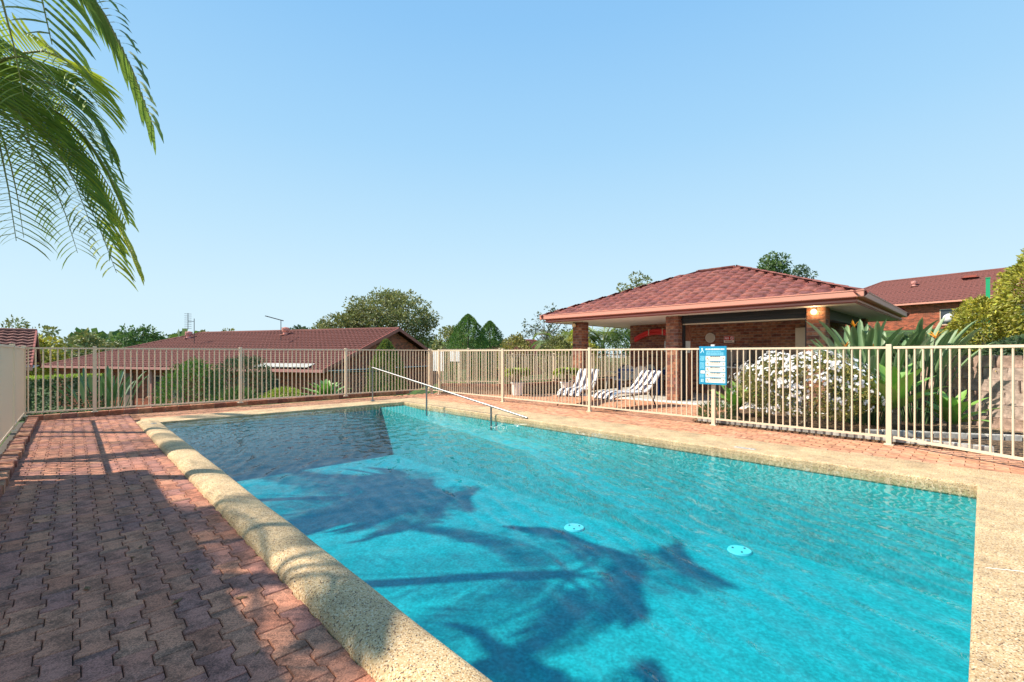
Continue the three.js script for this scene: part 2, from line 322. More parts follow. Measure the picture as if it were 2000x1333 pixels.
function pave(parent, spots, shapes, materials, name) {
  // spots: [x, z, turn]; the nearest in sight are single pieces, the rest one mass per tone
  const near = spots.filter(([x, z]) => inSight(x, z)).sort((a, b) => Math.hypot(a[0], a[1]) - Math.hypot(b[0], b[1]));
  const own = new Set(near.slice(0, 300)), rest = materials.map(() => []);
  for (const s of spots) {
    const k = Math.floor(rnd() * materials.length), y = rr(-0.002, 0.0015), g = pick(shapes), tx = rr(-0.006, 0.006), tz = rr(-0.006, 0.006), spin = rnd() < 0.5 ? Math.PI : 0;
    if (own.has(s)) { const m = mesh(name, g, materials[k], parent); m.position.set(s[0], y, s[1]); m.rotation.set(tx, s[2] + spin, tz); }
    else rest[k].push(g.clone().applyMatrix4(new THREE.Matrix4().makeRotationFromEuler(new THREE.Euler(tx, s[2] + spin, tz)).setPosition(s[0], y, s[1])));
  }
  rest.forEach((l, k) => { if (l.length) stuffPart(name + 's_further_off', l, materials[k], parent); });
}
const shiftUV = (g, n) => Array.from({ length: n }, () => { const h = g.clone(), u = h.attributes.uv, a = rnd() * 5, b = rnd() * 5; for (let i = 0; i < u.count; i++) u.setXY(i, u.getX(i) + a, u.getY(i) + b); return h; });
{
  const deck = struct('paved_deck', uvm(span(-0.72, 0.9, -0.10, -0.02, -12.62, 1.9)), mats.bed);
  const p = 0.121, L = 0.232, spots = [];
  for (let i = 0; i < 11; i++) { const x = -0.47 + p * (i + 0.5); for (let z = -12.5 + (i % 2) * L / 2; z < 1.8; z += L) spots.push([x, z, 0]); }
  pave(deck, spots, shiftUV(dogbone(p, L, 0.024, 0), 6), paverMats, 'paver');
}
{
  const bed = [uvm(span(7.08, 11.5, -0.10, -0.022, -12.5, -3.75)), uvm(span(7.08, 8.36, -0.10, -0.022, -3.75, 1.6)), uvm(span(0.9, 7.08, -0.10, -0.022, -12.62, -11.28))];
  const terrace = struct('brick_terrace', bed, mats.bed);
  const a = 0.118, L = 0.236, spots = [];
  for (let i = 0; ; i++) {
    const x = 7.16 + a * i; if (x > 11.35) break;
    for (let z = -12.3 + (i % 2) * L / 2; z < 1.4; z += L) {
      if (x > 8.34 && z > -3.85) continue;
      if (x > 8.6 && z < -11.9 + (x - 8.6) * 1.15) continue;
      
      spots.push([x, z, 0]);
    }
  }
  for (let j = 0; j < 10; j++) { const z = -12.42 + a * j; if (z > -11.38) break; for (let x = 0.98 + (j % 2) * L / 2; x < 7.0; x += L) spots.push([x, z, Math.PI / 2]); }
  pave(terrace, spots, shiftUV(chamfered(a - 0.007, 0.03, L - 0.007, 0.004).translate(0, -0.03, 0), 6), terraceMats, 'brick_paver');
}
// fallen leaves on the paving
{
  const g = [];
  for (let i = 0; i < 46; i++) { const L = rr(0.03, 0.075), x = rr(-0.42, 0.82), z = -12.2 + 11.8 * Math.pow(rnd(), 0.8); g.push(blade0(L, L * rr(0.25, 0.5)).rotateX(Math.PI / 2 - 0.12).rotateY(rnd() * 6.28).translate(x, 0.006, z)); }
  const m = mesh('leaf_litter', g, M({ color: rgb(0.16, 0.085, 0.035), side: THREE.DoubleSide })); m.userData = { kind: 'stuff', label: 'dry brown leaves scattered on the paved deck', category: 'leaves' };
}
function blade0(L, w) { const g = new THREE.BufferGeometry(); g.setAttribute('position', new THREE.Float32BufferAttribute([0, 0, 0, w / 2, L * 0.45, 0.006, 0, L * 0.5, 0, 0, 0, 0, 0, L * 0.5, 0, -w / 2, L * 0.45, 0.006, w / 2, L * 0.45, 0.006, 0, L, 0.008, 0, L * 0.5, 0, 0, L * 0.5, 0, 0, L, 0.008, -w / 2, L * 0.45, 0.006], 3)); g.computeVertexNormals(); return g; }
// brick kerb below the far and side fences
{
  const k = thing('brick_kerb', 'low kerb of red bricks under the far cream pool fence', 'kerb', [-0.62, -0.02, -12.56], 0);
  k.rotation.y = -Math.atan2(0.38, 8.5) * -1;
  const shapes = shiftUV(chamfered(0.226, 0.115, 0.14, 0.006), 4);
  mesh('mortar_bed', uvm(span(0, 8.55, 0, 0.095, -0.15, -0.015)), mats.mortar, k);
  for (let i = 0; i < 36; i++) { const b = mesh('brick', pick(shapes), pick(brickMats), k); b.position.set(0.115 + i * 0.236, rr(-0.003, 0.003), -0.075 + rr(-0.004, 0.004)); b.rotation.y = rr(-0.01, 0.01); }
  const s = thing('brick_kerb', 'low kerb of loose tilted red bricks beside the paved deck', 'kerb', [-0.53, -0.02, -12.5]);
  const sh2 = shiftUV(chamfered(0.15, 0.10, 0.10, 0.006), 4);
  mesh('mortar_bed', uvm(span(-0.07, 0.06, 0, 0.075, 0.0, 13)), mats.mortar, s);
  for (let i = 0; i < 112; i++) { const b = mesh('brick', pick(sh2), pick(brickMats), s), t = i > 22 ? 1 : 0.25; b.position.set(rr(-0.012, 0.012) * t, rr(-0.004, 0.008), 0.1 + i * 0.114); b.rotation.set(rr(-0.14, 0.10) * t, rr(-0.06, 0.06) * t, rr(-0.04, 0.04) * t); }
}

// ---------------------------------------------------------------- fences
const picketG = new THREE.CylinderGeometry(0.0115, 0.0115, 1, 8).translate(0, 0.5, 0), postG = merge([chamfered(0.06, 1, 0.06, 0.004)]);
function fence(label, a, b, { y0 = 0, foot = 0, low = 0.10, top = 1.38, posts = [0, 1], step = 0.1, mat = mats.cream }) {
  const A = V(a[0], 0, a[1]), B = V(b[0], 0, b[1]), L = A.distanceTo(B), f = thing('pool_fence', label, 'fence', [a[0], y0, a[1]], -Math.atan2(b[1] - a[1], b[0] - a[0]), 'cream tubular pool fences');
  mesh('top_rail', span(0, L, top - 0.032, top, -0.019, 0.019), mat, f);
  mesh('bottom_rail', span(0, L, low, low + 0.03, -0.016, 0.016), mat, f);
  const at = posts.map((t) => t * L);
  for (const x of at) {
    const p = mesh('post', postG, mat, f); p.position.set(x, foot, 0); p.scale.y = top + 0.03 - foot;
    mesh('base_plate', chamfered(0.11, 0.012, 0.11, 0.002).translate(x, foot, 0), mat, f);
  }
  for (let x = step * 0.6; x < L; x += step) if (!at.some((q) => Math.abs(q - x) < 0.05)) { const p = mesh('picket', picketG, mat, f); p.position.set(x, low + 0.02, 0); p.scale.y = top - 0.04 - low; }
  return f;
}
fence('cream pool fence along the far kerb in front of the long tiled house', [-0.66, -12.63], [8.2, -12.24], { y0: 0.09, low: 0.05, top: 1.31, posts: [0, 0.112, 0.405, 0.695, 0.998] });
fence('cream pool fence seen end on beside the paved deck', [-0.66, -12.6], [-0.66, -3.6], { y0: 0.09, low: 0.05, top: 1.31, posts: [0, 0.25, 0.5, 0.75, 1] });
fence('cream pool fence between the water and the loungers', [8.24, -12.2], [8.24, -0.92], { posts: [0, 0.035, 0.295, 0.545, 0.785, 1] });
fence('cream pool fence turning towards the pool corner by the retaining wall', [8.22, -0.86], [6.9, 1.45], { posts: [1] });

// ---------------------------------------------------------------- pool handrail
{
  const h = thing('pool_handrail', 'stainless steel handrail sloping down into the pool', 'handrail', [5.68, 0, -11.15]);
  mesh('rail', [bar(V(0, 0.02, 0), V(0, 0.87, 0), 0.021, 14), tube([[0, 0.865, 0], [0.003, 0.895, 0.02], [0.01, 0.9, 0.06], [0.6, 0.045, 5.08]], 0.019, 120, 14)], mats.steel, h);
  for (const z of [2.15, 4.15]) { const x = 0.6 * z / 5.08, y = 0.9 - 0.168 * z; mesh('post', bar(V(x, -0.07 - (z - 0.65) * 0.062 - 0.03, z), V(x, y, z), 0.02, 12), mats.steel, h); }
  mesh('flange', new THREE.CylinderGeometry(0.05, 0.055, 0.02, 20).translate(0, 0.045, 0), mats.steel, h);
}

// ---------------------------------------------------------------- brick helper for the pavilion
// a core of mortar with bricks standing proud on its four faces; local origin at base centre
function brickFaces(core, w, h, d, faces, limit = 1e9) {
  const H = 0.076, C = 0.086, Lb = 0.23, J = 0.01, own = [], rest = brickMats.map(() => []);
  const g = {}, key = (l) => { const k = l.toFixed(2); return (g[k] ??= shiftUV(uvm(box(l, H, 0.012)), 2)); };
  const rows = Math.floor(h / C);
  for (const [axis, sgn, first] of faces) {
    const W = axis === 'z' ? w : d, at = (axis === 'z' ? d : w) / 2;
    for (let r = 0; r < rows; r++) {
      let x = -W / 2 + (r % 2 ? -Lb / 2 - J / 2 : 0);
      while (x < W / 2 - 0.01) {
        const a = Math.max(x, -W / 2), b = Math.min(x + Lb, W / 2); x += Lb + J;
        if (b - a < 0.03) continue;
        const y = r * C + 0.045, c = (a + b) / 2, out = at + 0.002 + rr(0, 0.002), geo = pick(key(b - a));
        const m4 = new THREE.Matrix4().makeRotationY(axis === 'z' ? 0 : Math.PI / 2).setPosition(axis === 'z' ? c : sgn * out, y, axis === 'z' ? sgn * out : c);
        (first ? own : rest).push ? 0 : 0;
        if (first && own.length < limit) own.push([geo, m4]); else rest[Math.floor(rnd() * brickMats.length)].push(geo.clone().applyMatrix4(m4));
      }
    }
  }
  for (const [geo, m4] of own) { const b = mesh('brick', geo, pick(brickMats), core); b.applyMatrix4(m4); }
  rest.forEach((l, k) => { if (l.length) stuffPart('hidden_bricks', l, brickMats[k], core); });
}
// one roof tile: an s-shaped pan, lower edge at z = 0, running up along -z
function tileGeo(w, l) {
  const n = 8, P = [], I = [], y = (t) => 0.022 * Math.sin(t * Math.PI * 2 - 0.6) + 0.012 * Math.sin(t * Math.PI * 4);
  for (let i = 0; i <= n; i++) { const t = i / n, x = (t - 0.5) * w; P.push(x, y(t) - 0.010, 0, x, y(t) + 0.024, 0, x, y(t) - 0.014, -l); }
  for (let i = 0; i < n; i++) { const a = i * 3, b = a + 3; I.push(a, b, a + 1, b, b + 1, a + 1, a + 1, b + 1, a + 2, b + 1, b + 2, a + 2); }
  const g = new THREE.BufferGeometry(); g.setAttribute('position', new THREE.Float32BufferAttribute(P, 3)); g.setIndex(I); g.computeVertexNormals();
  return uvm(g);
}
const capGeo = uvm(new THREE.CylinderGeometry(0.105, 0.125, 0.40, 8, 1, true, -Math.PI / 2, Math.PI).rotateX(Math.PI / 2).translate(0, -0.03, 0));
capGeo.rotateZ(0);
function caps(parent, a, b, single = true) {
  const d = b.clone().sub(a), L = d.length(), n = Math.max(1, Math.round(L / 0.34)), q = new THREE.Quaternion().setFromRotationMatrix(new THREE.Matrix4().lookAt(V(0, 0, 0), d.clone().negate(), V(0, 1, 0)));
  for (let i = 0; i < n; i++) {
    const c = mesh('ridge_cap', capGeo, pick(tileMats), parent); c.position.copy(a).addScaledVector(d, (i + 0.5) / n); c.position.y += 0.03; c.quaternion.copy(q); c.rotateX(0.05 * 0 + rr(-0.02, 0.02));
  }
}

// ---------------------------------------------------------------- pavilion
{
  const pv = thing('pool_pavilion', 'open brick pavilion with hipped red tile roof beside the loungers', 'pavilion', [0, 0, 0]);
  mesh('floor_slab', uvm(span(11.32, 17.6, -0.08, 0.03, -9.2, -2.2)), mats.concrete, pv);
  mesh('slab_edge', uvm(span(11.2, 11.318, -0.08, 0.034, -9.2, -2.2)), mats.white, pv);
  const T = 2.3;
  for (const [x, z, vis] of [[11.69, -8.94, 1], [11.69, -5.77, 1], [11.69, -2.5, 1], [16.4, -2.5, 1], [16.4, -8.94, 0]]) {
    const p = mesh('pillar', uvm(span(-0.172, 0.172, 0, T - 0.03, -0.172, 0.172)), mats.mortar, pv); p.position.set(x, 0.03, z);
    brickFaces(p, 0.344, T - 0.04, 0.344, vis ? [['x', -1, 1], ['z', 1, 1], ['x', 1, 0], ['z', -1, 0]] : [['x', -1, 0], ['z', 1, 0], ['x', 1, 0], ['z', -1, 0]]);
  }
  const wall = mesh('back_wall', uvm(span(-1.55, 1.55, 0, T - 0.03, -2.87, 2.87)), mats.mortar, pv); wall.position.set(15.87, 0.03, -5.87);
  brickFaces(wall, 3.1, T - 0.04, 5.74, [['x', -1, 1], ['z', 1, 0], ['z', -1, 0], ['x', 1, 0]], 300);
  mesh('splash_panel', uvm(span(14.28, 14.3, 0.5, 1.42, -5.6, -3.1)), M({ color: rgb(0.36, 0.29, 0.24), roughness: 0.7 }), pv);
  mesh('bench_top', uvm(span(13.75, 14.28, 0.86, 0.9, -5.6, -3.2)), mats.white, pv);
  mesh('bench_front', uvm(span(13.8, 14.2, 0.04, 0.86, -5.55, -3.25)), M({ color: rgb(0.24, 0.15, 0.10) }), pv);
  // side nib behind the second pillar, shutter guides and box
  mesh('side_nib', uvm(span(11.9, 12.3, 0.03, T, -5.70, -5.60)), brickMats[0], pv);
  mesh('shutter_guide', span(11.72, 11.80, 0.03, T, -5.59, -5.53), mats.black, pv);
  mesh('shutter_guide', span(11.72, 11.80, 0.03, T, -2.75, -2.69), mats.black, pv);
  mesh('shutter_box', [span(11.66, 11.98, T - 0.22, T - 0.01, -5.56, -2.72), span(11.60, 11.66, T - 0.13, T - 0.10, -5.56, -2.72)], mats.black, pv);
  mesh('shutter_bottom_rail', span(11.70, 11.78, T - 0.26, T - 0.23, -5.56, -2.72), mats.cream, pv);
  mesh('side_blind_box', span(11.9, 16.2, T - 0.24, T - 0.02, -2.58, -2.42), mats.dark, pv);
  mesh('cream_door_jamb', span(14.14, 14.26, 0.03, 1.98, -3.55, -3.28), mats.cream, pv);
  const strip = mesh('notice_strip', span(11.93, 12.22, 1.30, 1.62, -5.602, -5.598), mats.white, pv); strip.position.z = 0.006;
  // soffit, fascia, gutters
  const X0 = 10.9, X1 = 18.1, Z0 = -9.92, Z1 = -1.62, E = 2.5, R = 3.95;
  mesh('soffit', span(X0 + 0.12, X1 - 0.12, T - 0.015, T + 0.005, Z0 + 0.12, Z1 - 0.12), mats.soffit, pv);
  for (const [x, z] of [[12.7, -7.4], [12.9, -4.9], [12.9, -3.4], [13.4, -4.2]]) mesh('downlight_rim', new THREE.CylinderGeometry(0.05, 0.05, 0.012, 20).translate(x, T - 0.02, z), mats.white, pv);
  const ring = (o0, o1, y0, y1) => [span(X0 - o0, X0 - o0 + o1, y0, y1, Z0 - o0, Z1 + o0), span(X1 + o0 - o1, X1 + o0, y0, y1, Z0 - o0, Z1 + o0), span(X0 - o0 + o1, X1 + o0 - o1, y0, y1, Z1 + o0 - o1, Z1 + o0), span(X0 - o0 + o1, X1 + o0 - o1, y0, y1, Z0 - o0, Z0 - o0 + o1)];
  mesh('fascia', ring(-0.1, 0.022, T - 0.03, E - 0.06), mats.fasciaDark, pv);
  mesh('gutter', [...ring(0.03, 0.13, E - 0.125, E - 0.10), ...ring(0.035, 0.012, E - 0.115, E + 0.0), ...ring(0.045, 0.022, E - 0.012, E + 0.008)], mats.fascia, pv);
  mesh('fascia_trim', ring(-0.075, 0.024, T - 0.005, T + 0.03), mats.pink, pv);
  // roof
  const hs = (X1 - X0) / 2, A = V(X0, E, Z0), B = V(X0, E, Z1), C = V(X1, E, Z1), D = V(X1, E, Z0), r0 = V(X0 + hs, R, Z0 + hs), r1 = V(X0 + hs, R, Z1 - hs);
  const poly = (...p) => { const q = []; for (let i = 1; i < p.length - 1; i++) q.push(p[0], p[i], p[i + 1]); const g = new THREE.BufferGeometry(); g.setAttribute('position', new THREE.Float32BufferAttribute(q.flatMap((v) => [v.x, v.y - 0.045, v.z]), 3)); g.computeVertexNormals(); return uvXYZ(g); };
  const roof = mesh('roof', [poly(A, B, r1, r0), poly(B, C, r1), poly(C, D, r0, r1), poly(D, A, r0)], new THREE.MeshStandardMaterial({ color: rgb(0.16, 0.06, 0.05), side: THREE.DoubleSide }), pv);
  const slope = Math.hypot(hs, R - E), tilt = Math.atan2(R - E, hs), w = 0.30, l = 0.325, tg = shiftUV(tileGeo(w + 0.01, l + 0.05), 4), hidden = [];
  const face = (o, along, up, len, cut, single) => {   // o: eave corner; along, up: unit vectors; cut(s): [from, to] along the eave at slope distance s
    const rows = Math.floor(slope / l);
    const basis = new THREE.Matrix4().makeBasis(along, along.clone().cross(up).normalize().multiplyScalar(1), up.clone().negate());
    if (basis.determinant() < 0) throw new Error('basis');
    for (let r = 0; r < rows; r++) { const [f, t] = cut((r + 0.45) * l); for (let x = w / 2; x < len; x += w) if (x > f && x < t) {
      const p = o.clone().addScaledVector(along, x).addScaledVector(up, r * l - 0.02), m4 = basis.clone().setPosition(p), j = new THREE.Matrix4().makeRotationFromEuler(new THREE.Euler(rr(-0.012, 0.012), rr(-0.01, 0.01), rr(-0.02, 0.02)));
      m4.multiply(j);
      if (single) { const q = mesh('roof_tile', pick(tg), pick(tileMats), roof); q.applyMatrix4(m4); } else hidden.push(tg[0].clone().applyMatrix4(m4));
    } }
  };
  const cz = Math.cos(tilt), sy = Math.sin(tilt), hz = (s) => s * cz;
  face(A.clone(), V(0, 0, 1), V(cz, sy, 0), Z1 - Z0, (s) => [hz(s) - 0.05, Z1 - Z0 - hz(s) + 0.05], true);
  face(B.clone(), V(1, 0, 0), V(0, sy, -cz), X1 - X0, (s) => [hz(s) - 0.05, X1 - X0 - hz(s) + 0.05], true);
  face(C.clone(), V(0, 0, -1), V(-cz, sy, 0), Z1 - Z0, (s) => [hz(s), Z1 - Z0 - hz(s)], false);
  face(D.clone(), V(-1, 0, 0), V(0, sy, cz), X1 - X0, (s) => [hz(s), X1 - X0 - hz(s)], false);
  stuffPart('roof_tiles_at_the_back', hidden, tileMats[0], roof);
  for (const [a, b] of [[A, r0], [B, r1], [C, r1], [D, r0], [r0, r1]]) caps(roof, a, b);
  // pillar lamps: the one by the garden is lit
  const lamp = (label, x, z, lit) => {
    const t = thing('wall_lamp', label, 'lamp', [x, 2.12, z]);
    mesh('bracket', boxb(0.03, 0.09, 0.06, 0.045, 0.04, 0), mats.dark, t);
    mesh('glass_globe', new THREE.SphereGeometry(0.062, 20, 14).translate(-0.03, 0.05, 0), lit ? M({ color: rgb(0.9, 0.85, 0.75), emissive: rgb(1, 0.72, 0.36), emissiveIntensity: 1.6, roughness: 0.4 }) : M({ color: rgb(0.85, 0.68, 0.46), roughness: 0.3 }), t);
    if (lit) { const l2 = new THREE.PointLight(new THREE.Color(1, 0.72, 0.4), 0.15, 0, 2); l2.position.set(x - 0.03, 2.17, z); l2.castShadow = true; scene.add(l2); }
  };
  lamp('unlit amber globe lamp on the pillar by the flat potted plants', 11.45, -9.0, false);
  lamp('lit globe lamp on the pillar above the white azalea bush', 11.45, -2.52, true);
  // things on and in the pavilion
  const nd = thing('rescue_float', 'red curved foam float strapped to the brick wall', 'float', [14.2, 1.72, -7.65]);
  for (const dy of [0, 0.095]) mesh('foam_tube', tube(Array.from({ length: 9 }, (_, i) => { const t = i / 8 * 2 - 1; return [0, dy * (1 - 0.2 * t * t) + 0.25 * (1 - t * t), t * 0.84]; }), 0.055, 40, 12), mats.red, nd);
  for (const z of [-0.28, 0.22]) mesh('strap', span(-0.062, 0.05, 0.17, 0.40, z - 0.012, z + 0.012), mats.cream, nd);
  const nt = thing('paper_notice', 'white paper notice pinned to the wall under the red float', 'notice', [14.29, 1.34, -7.28]);
  mesh('sheet', boxb(0.012, 0.36, 0.30, 0, 0, 0), mats.white, nt);
  mesh('print', [0.08, 0.14, 0.2, 0.26].map((y) => box(0.002, 0.012, 0.2, -0.008, y, 0)), mats.dark, nt);
  const ck = thing('wall_plate', 'round beige plate mounted on the pavilion brick wall', 'plate', [14.285, 1.77, -5.9]);
  mesh('plate', new THREE.CylinderGeometry(0.14, 0.145, 0.03, 36).rotateZ(Math.PI / 2), M({ color: rgb(0.62, 0.52, 0.42), roughness: 0.6 }), ck);
  mesh('rim', new THREE.TorusGeometry(0.143, 0.008, 8, 40).rotateY(Math.PI / 2).translate(-0.012, 0, 0), mats.soffit, ck);
  // no smoking sign
  const cv = document.createElement('canvas'); cv.width = 320; cv.height = 208; const c2 = cv.getContext('2d');
  c2.fillStyle = '#f0dccb'; c2.fillRect(0, 0, 320, 208); c2.fillStyle = '#c81e1e'; c2.fillRect(6, 6, 308, 124); c2.fillStyle = '#fff'; c2.font = 'bold 92px sans-serif'; c2.fillText('NO', 24, 102);
  c2.strokeStyle = '#fff'; c2.lineWidth = 12; c2.beginPath(); c2.arc(248, 68, 42, 0, 7); c2.moveTo(220, 40); c2.lineTo(276, 96); c2.stroke(); c2.fillStyle = '#1a1412'; c2.font = 'bold 48px sans-serif'; c2.fillText('SMOKING', 38, 186);
  const st = new THREE.CanvasTexture(cv); st.colorSpace = THREE.SRGBColorSpace;
  const ns = thing('no_smoking_sign', 'small red and white no smoking sign on the brick wall', 'sign', [14.285, 1.61, -5.34]);
  mesh('board', boxb(0.012, 0.2, 0.3), mats.white, ns);
  mesh('print', new THREE.PlaneGeometry(0.296, 0.196).rotateY(-Math.PI / 2).translate(-0.009, 0.1, 0), M({ map: st, roughness: 0.5 }), ns);
  // barbecue
  const bq = thing('barbecue', 'grey hooded barbecue on the dark bench under the shelter', 'barbecue', [13.95, 0.9, -4.65]);
  mesh('body', boxb(0.44, 0.12, 0.95), mats.dark, bq);
  mesh('hood', new THREE.CylinderGeometry(0.21, 0.21, 0.9, 20, 1, false, 0, Math.PI).rotateZ(Math.PI / 2).rotateX(-Math.PI / 2).rotateZ(Math.PI / 2).rotateY(0).translate(0, 0.12, 0), M({ color: rgb(0.32, 0.28, 0.25), roughness: 0.4 }), bq);
  mesh('handle', bar(V(-0.24, 0.2, -0.3), V(-0.24, 0.2, 0.3), 0.012), mats.steel, bq);
  for (const z of [-0.3, -0.1, 0.1, 0.3]) mesh('knob', new THREE.CylinderGeometry(0.022, 0.022, 0.03, 12).rotateZ(Math.PI / 2).translate(-0.235, 0.06, z), mats.white, bq);
  // blue table and grey chairs
  const tb = thing('outdoor_table', 'blue outdoor table under the pavilion eave', 'table', [13.1, 0.03, -7.5]);
  mesh('table_top', boxb(0.8, 0.06, 1.5, 0, 0.69, 0), mats.blue, tb);
  mesh('apron', [boxb(0.04, 0.09, 1.36, -0.34, 0.6, 0), boxb(0.04, 0.09, 1.36, 0.34, 0.6, 0), boxb(0.64, 0.09, 0.04, 0, 0.6, -0.66), boxb(0.64, 0.09, 0.04, 0, 0.6, 0.66)], mats.blue, tb);
  for (const sx of [-0.34, 0.34]) for (const sz of [-0.66, 0.66]) mesh('leg', boxb(0.08, 0.69, 0.08, sx, 0, sz), mats.blue, tb);
  const chair = thing('plastic_chair', 'grey plastic armchair pushed up to the blue table', 'chair', [12.45, 0.03, -7.85], Math.PI, 'grey chairs round the blue table');
  mesh('seat', boxb(0.46, 0.03, 0.44, 0, 0.42, 0), mats.greyPlastic, chair);
  { const s = new THREE.Shape(); s.moveTo(-0.22, 0); s.lineTo(0.22, 0); s.lineTo(0.24, 0.28); s.quadraticCurveTo(0.2, 0.44, 0, 0.46); s.quadraticCurveTo(-0.2, 0.44, -0.24, 0.28); s.closePath();
    for (let i = -1; i <= 1; i++) { const hh = new THREE.Path(); hh.absellipse(i * 0.12, 0.22, 0.03, 0.14, 0, 7, false, 0); s.holes.push(hh); }
    mesh('backrest', new THREE.ExtrudeGeometry(s, { depth: 0.02, bevelEnabled: false }).rotateY(Math.PI / 2).rotateZ(-0.18 * -1).translate(0.2 * -1 - 0.02, 0.43, 0), mats.greyPlastic, chair); }
  for (const sx of [-0.2, 0.2]) for (const sz of [-0.2, 0.2]) mesh('leg', bar(V(sx * 1.15, 0, sz * 1.15), V(sx, 0.43, sz), 0.02, 8), mats.greyPlastic, chair);
  for (const sz of [-0.24, 0.24]) mesh('armrest', [boxb(0.42, 0.025, 0.05, 0, 0.64, sz), bar(V(0.19, 0.42, sz), V(0.19, 0.65, sz), 0.017)], mats.greyPlastic, chair);
  for (const [x, z, t] of [[12.45, -7.1, Math.PI - 0.1], [13.75, -7.85, 0.1], [13.75, -7.1, 0], [13.1, -8.55, Math.PI / 2]]) { const c = chair.clone(); c.name = numbered('plastic_chair'); c.position.set(x, 0.03, z); c.rotation.y = t; scene.add(c); }
}

// ---------------------------------------------------------------- resuscitation chart on the fence
{
  const cv = document.createElement('canvas'); cv.width = 360; cv.height = 510; const c = cv.getContext('2d');
  c.fillStyle = '#2390b6'; c.fillRect(0, 0, 360, 510); c.fillStyle = '#0f8abb'; c.fillRect(0, 0, 360, 16);
  const lines = (x, y, w, n, h, gap, col) => { c.fillStyle = col; for (let i = 0; i < n; i++) for (let q = 0; q < w;) { const l = Math.min(w - q, 6 + 22 * hash(i * 3 + q, y)); c.fillRect(x + q, y + i * gap, l, h); q += l + 4; } };
  lines(84, 30, 250, 1, 20, 22, '#e6f7fb'); lines(100, 64, 190, 1, 8, 12, '#8fd6ec'); lines(96, 84, 230, 3, 7, 13, '#9ddcf0');
  c.strokeStyle = '#cdeefa'; c.lineWidth = 9; c.beginPath(); c.moveTo(20, 90); c.lineTo(46, 46); c.lineTo(62, 84); c.stroke(); c.beginPath(); c.arc(40, 34, 12, 0, 7); c.fillStyle = '#cdeefa'; c.fill();
  lines(14, 130, 60, 5, 8, 14, '#8fd6ec'); lines(14, 216, 58, 8, 6, 11, '#8fd6ec'); lines(14, 380, 58, 4, 6, 11, '#8fd6ec'); c.fillStyle = '#f1e9dd'; c.fillRect(20, 326, 56, 40); lines(22, 440, 40, 3, 9, 15, '#bfe8f6');
  for (let k = 0; k < 5; k++) {
    const y = 130 + k * 73; c.fillStyle = '#f3e8d8'; c.fillRect(88, y, 256, 62);
    c.fillStyle = '#0c2a36'; for (let q = 150; q < 276;) { const l = 8 + 20 * hash(q, k); c.fillRect(q, y + 2, l, 11); q += l + 5; }
    lines(150, y + 20, 120, 3, 4, 11, '#c9a58e'); c.fillStyle = '#b98a5e'; c.beginPath(); c.arc(112, y + 30, 10, 0, 7); c.fill(); c.fillStyle = '#6b7a52'; c.beginPath(); c.arc(322, y + 28 + 6 * hash(k, 2), 8, 0, 7); c.fill(); c.fillStyle = '#2b3a3a'; c.fillRect(128 - 20 * hash(k, 9), y + 44, 12, 8);
  }
  const t = new THREE.CanvasTexture(cv); t.colorSpace = THREE.SRGBColorSpace;
  const s = thing('resuscitation_chart', 'blue resuscitation chart with five pale panels fixed to the fence post', 'sign', [8.16, 0.73, -3.33]);
  mesh('board', boxb(0.008, 0.68, 0.48), M({ color: rgb(0.03, 0.26, 0.45), roughness: 0.5 }), s);
  mesh('print', new THREE.PlaneGeometry(0.478, 0.678).rotateY(-Math.PI / 2).translate(-0.0065, 0.34, 0), M({ map: t, roughness: 0.45 }), s);
  mesh('clip', boxb(0.03, 0.05, 0.06, 0.01, 0.66, 0), mats.white, s);
}
for (const [x, z, turn, l] of [[6.42, -2.2, 0, 'white depth marker tile set in the coping by the azalea side'], [1.02, -10.0, 0.05, 'small pale marker tile on the rolled coping near the far corner']]) {
  const m = thing('marker_tile', l, 'marker', [x, x > 2 ? 0.022 : 0.066, z], turn);
  mesh('tile', chamfered(0.07, 0.006, x > 2 ? 0.26 : 0.09, 0.002), mats.concrete, m);
  mesh('print', (x > 2 ? [-0.09, -0.06, 0.04, 0.08] : [-0.02, 0.02]).map((q) => box(0.025, 0.001, 0.014, 0, 0.0068, q)), mats.dark, m);
}

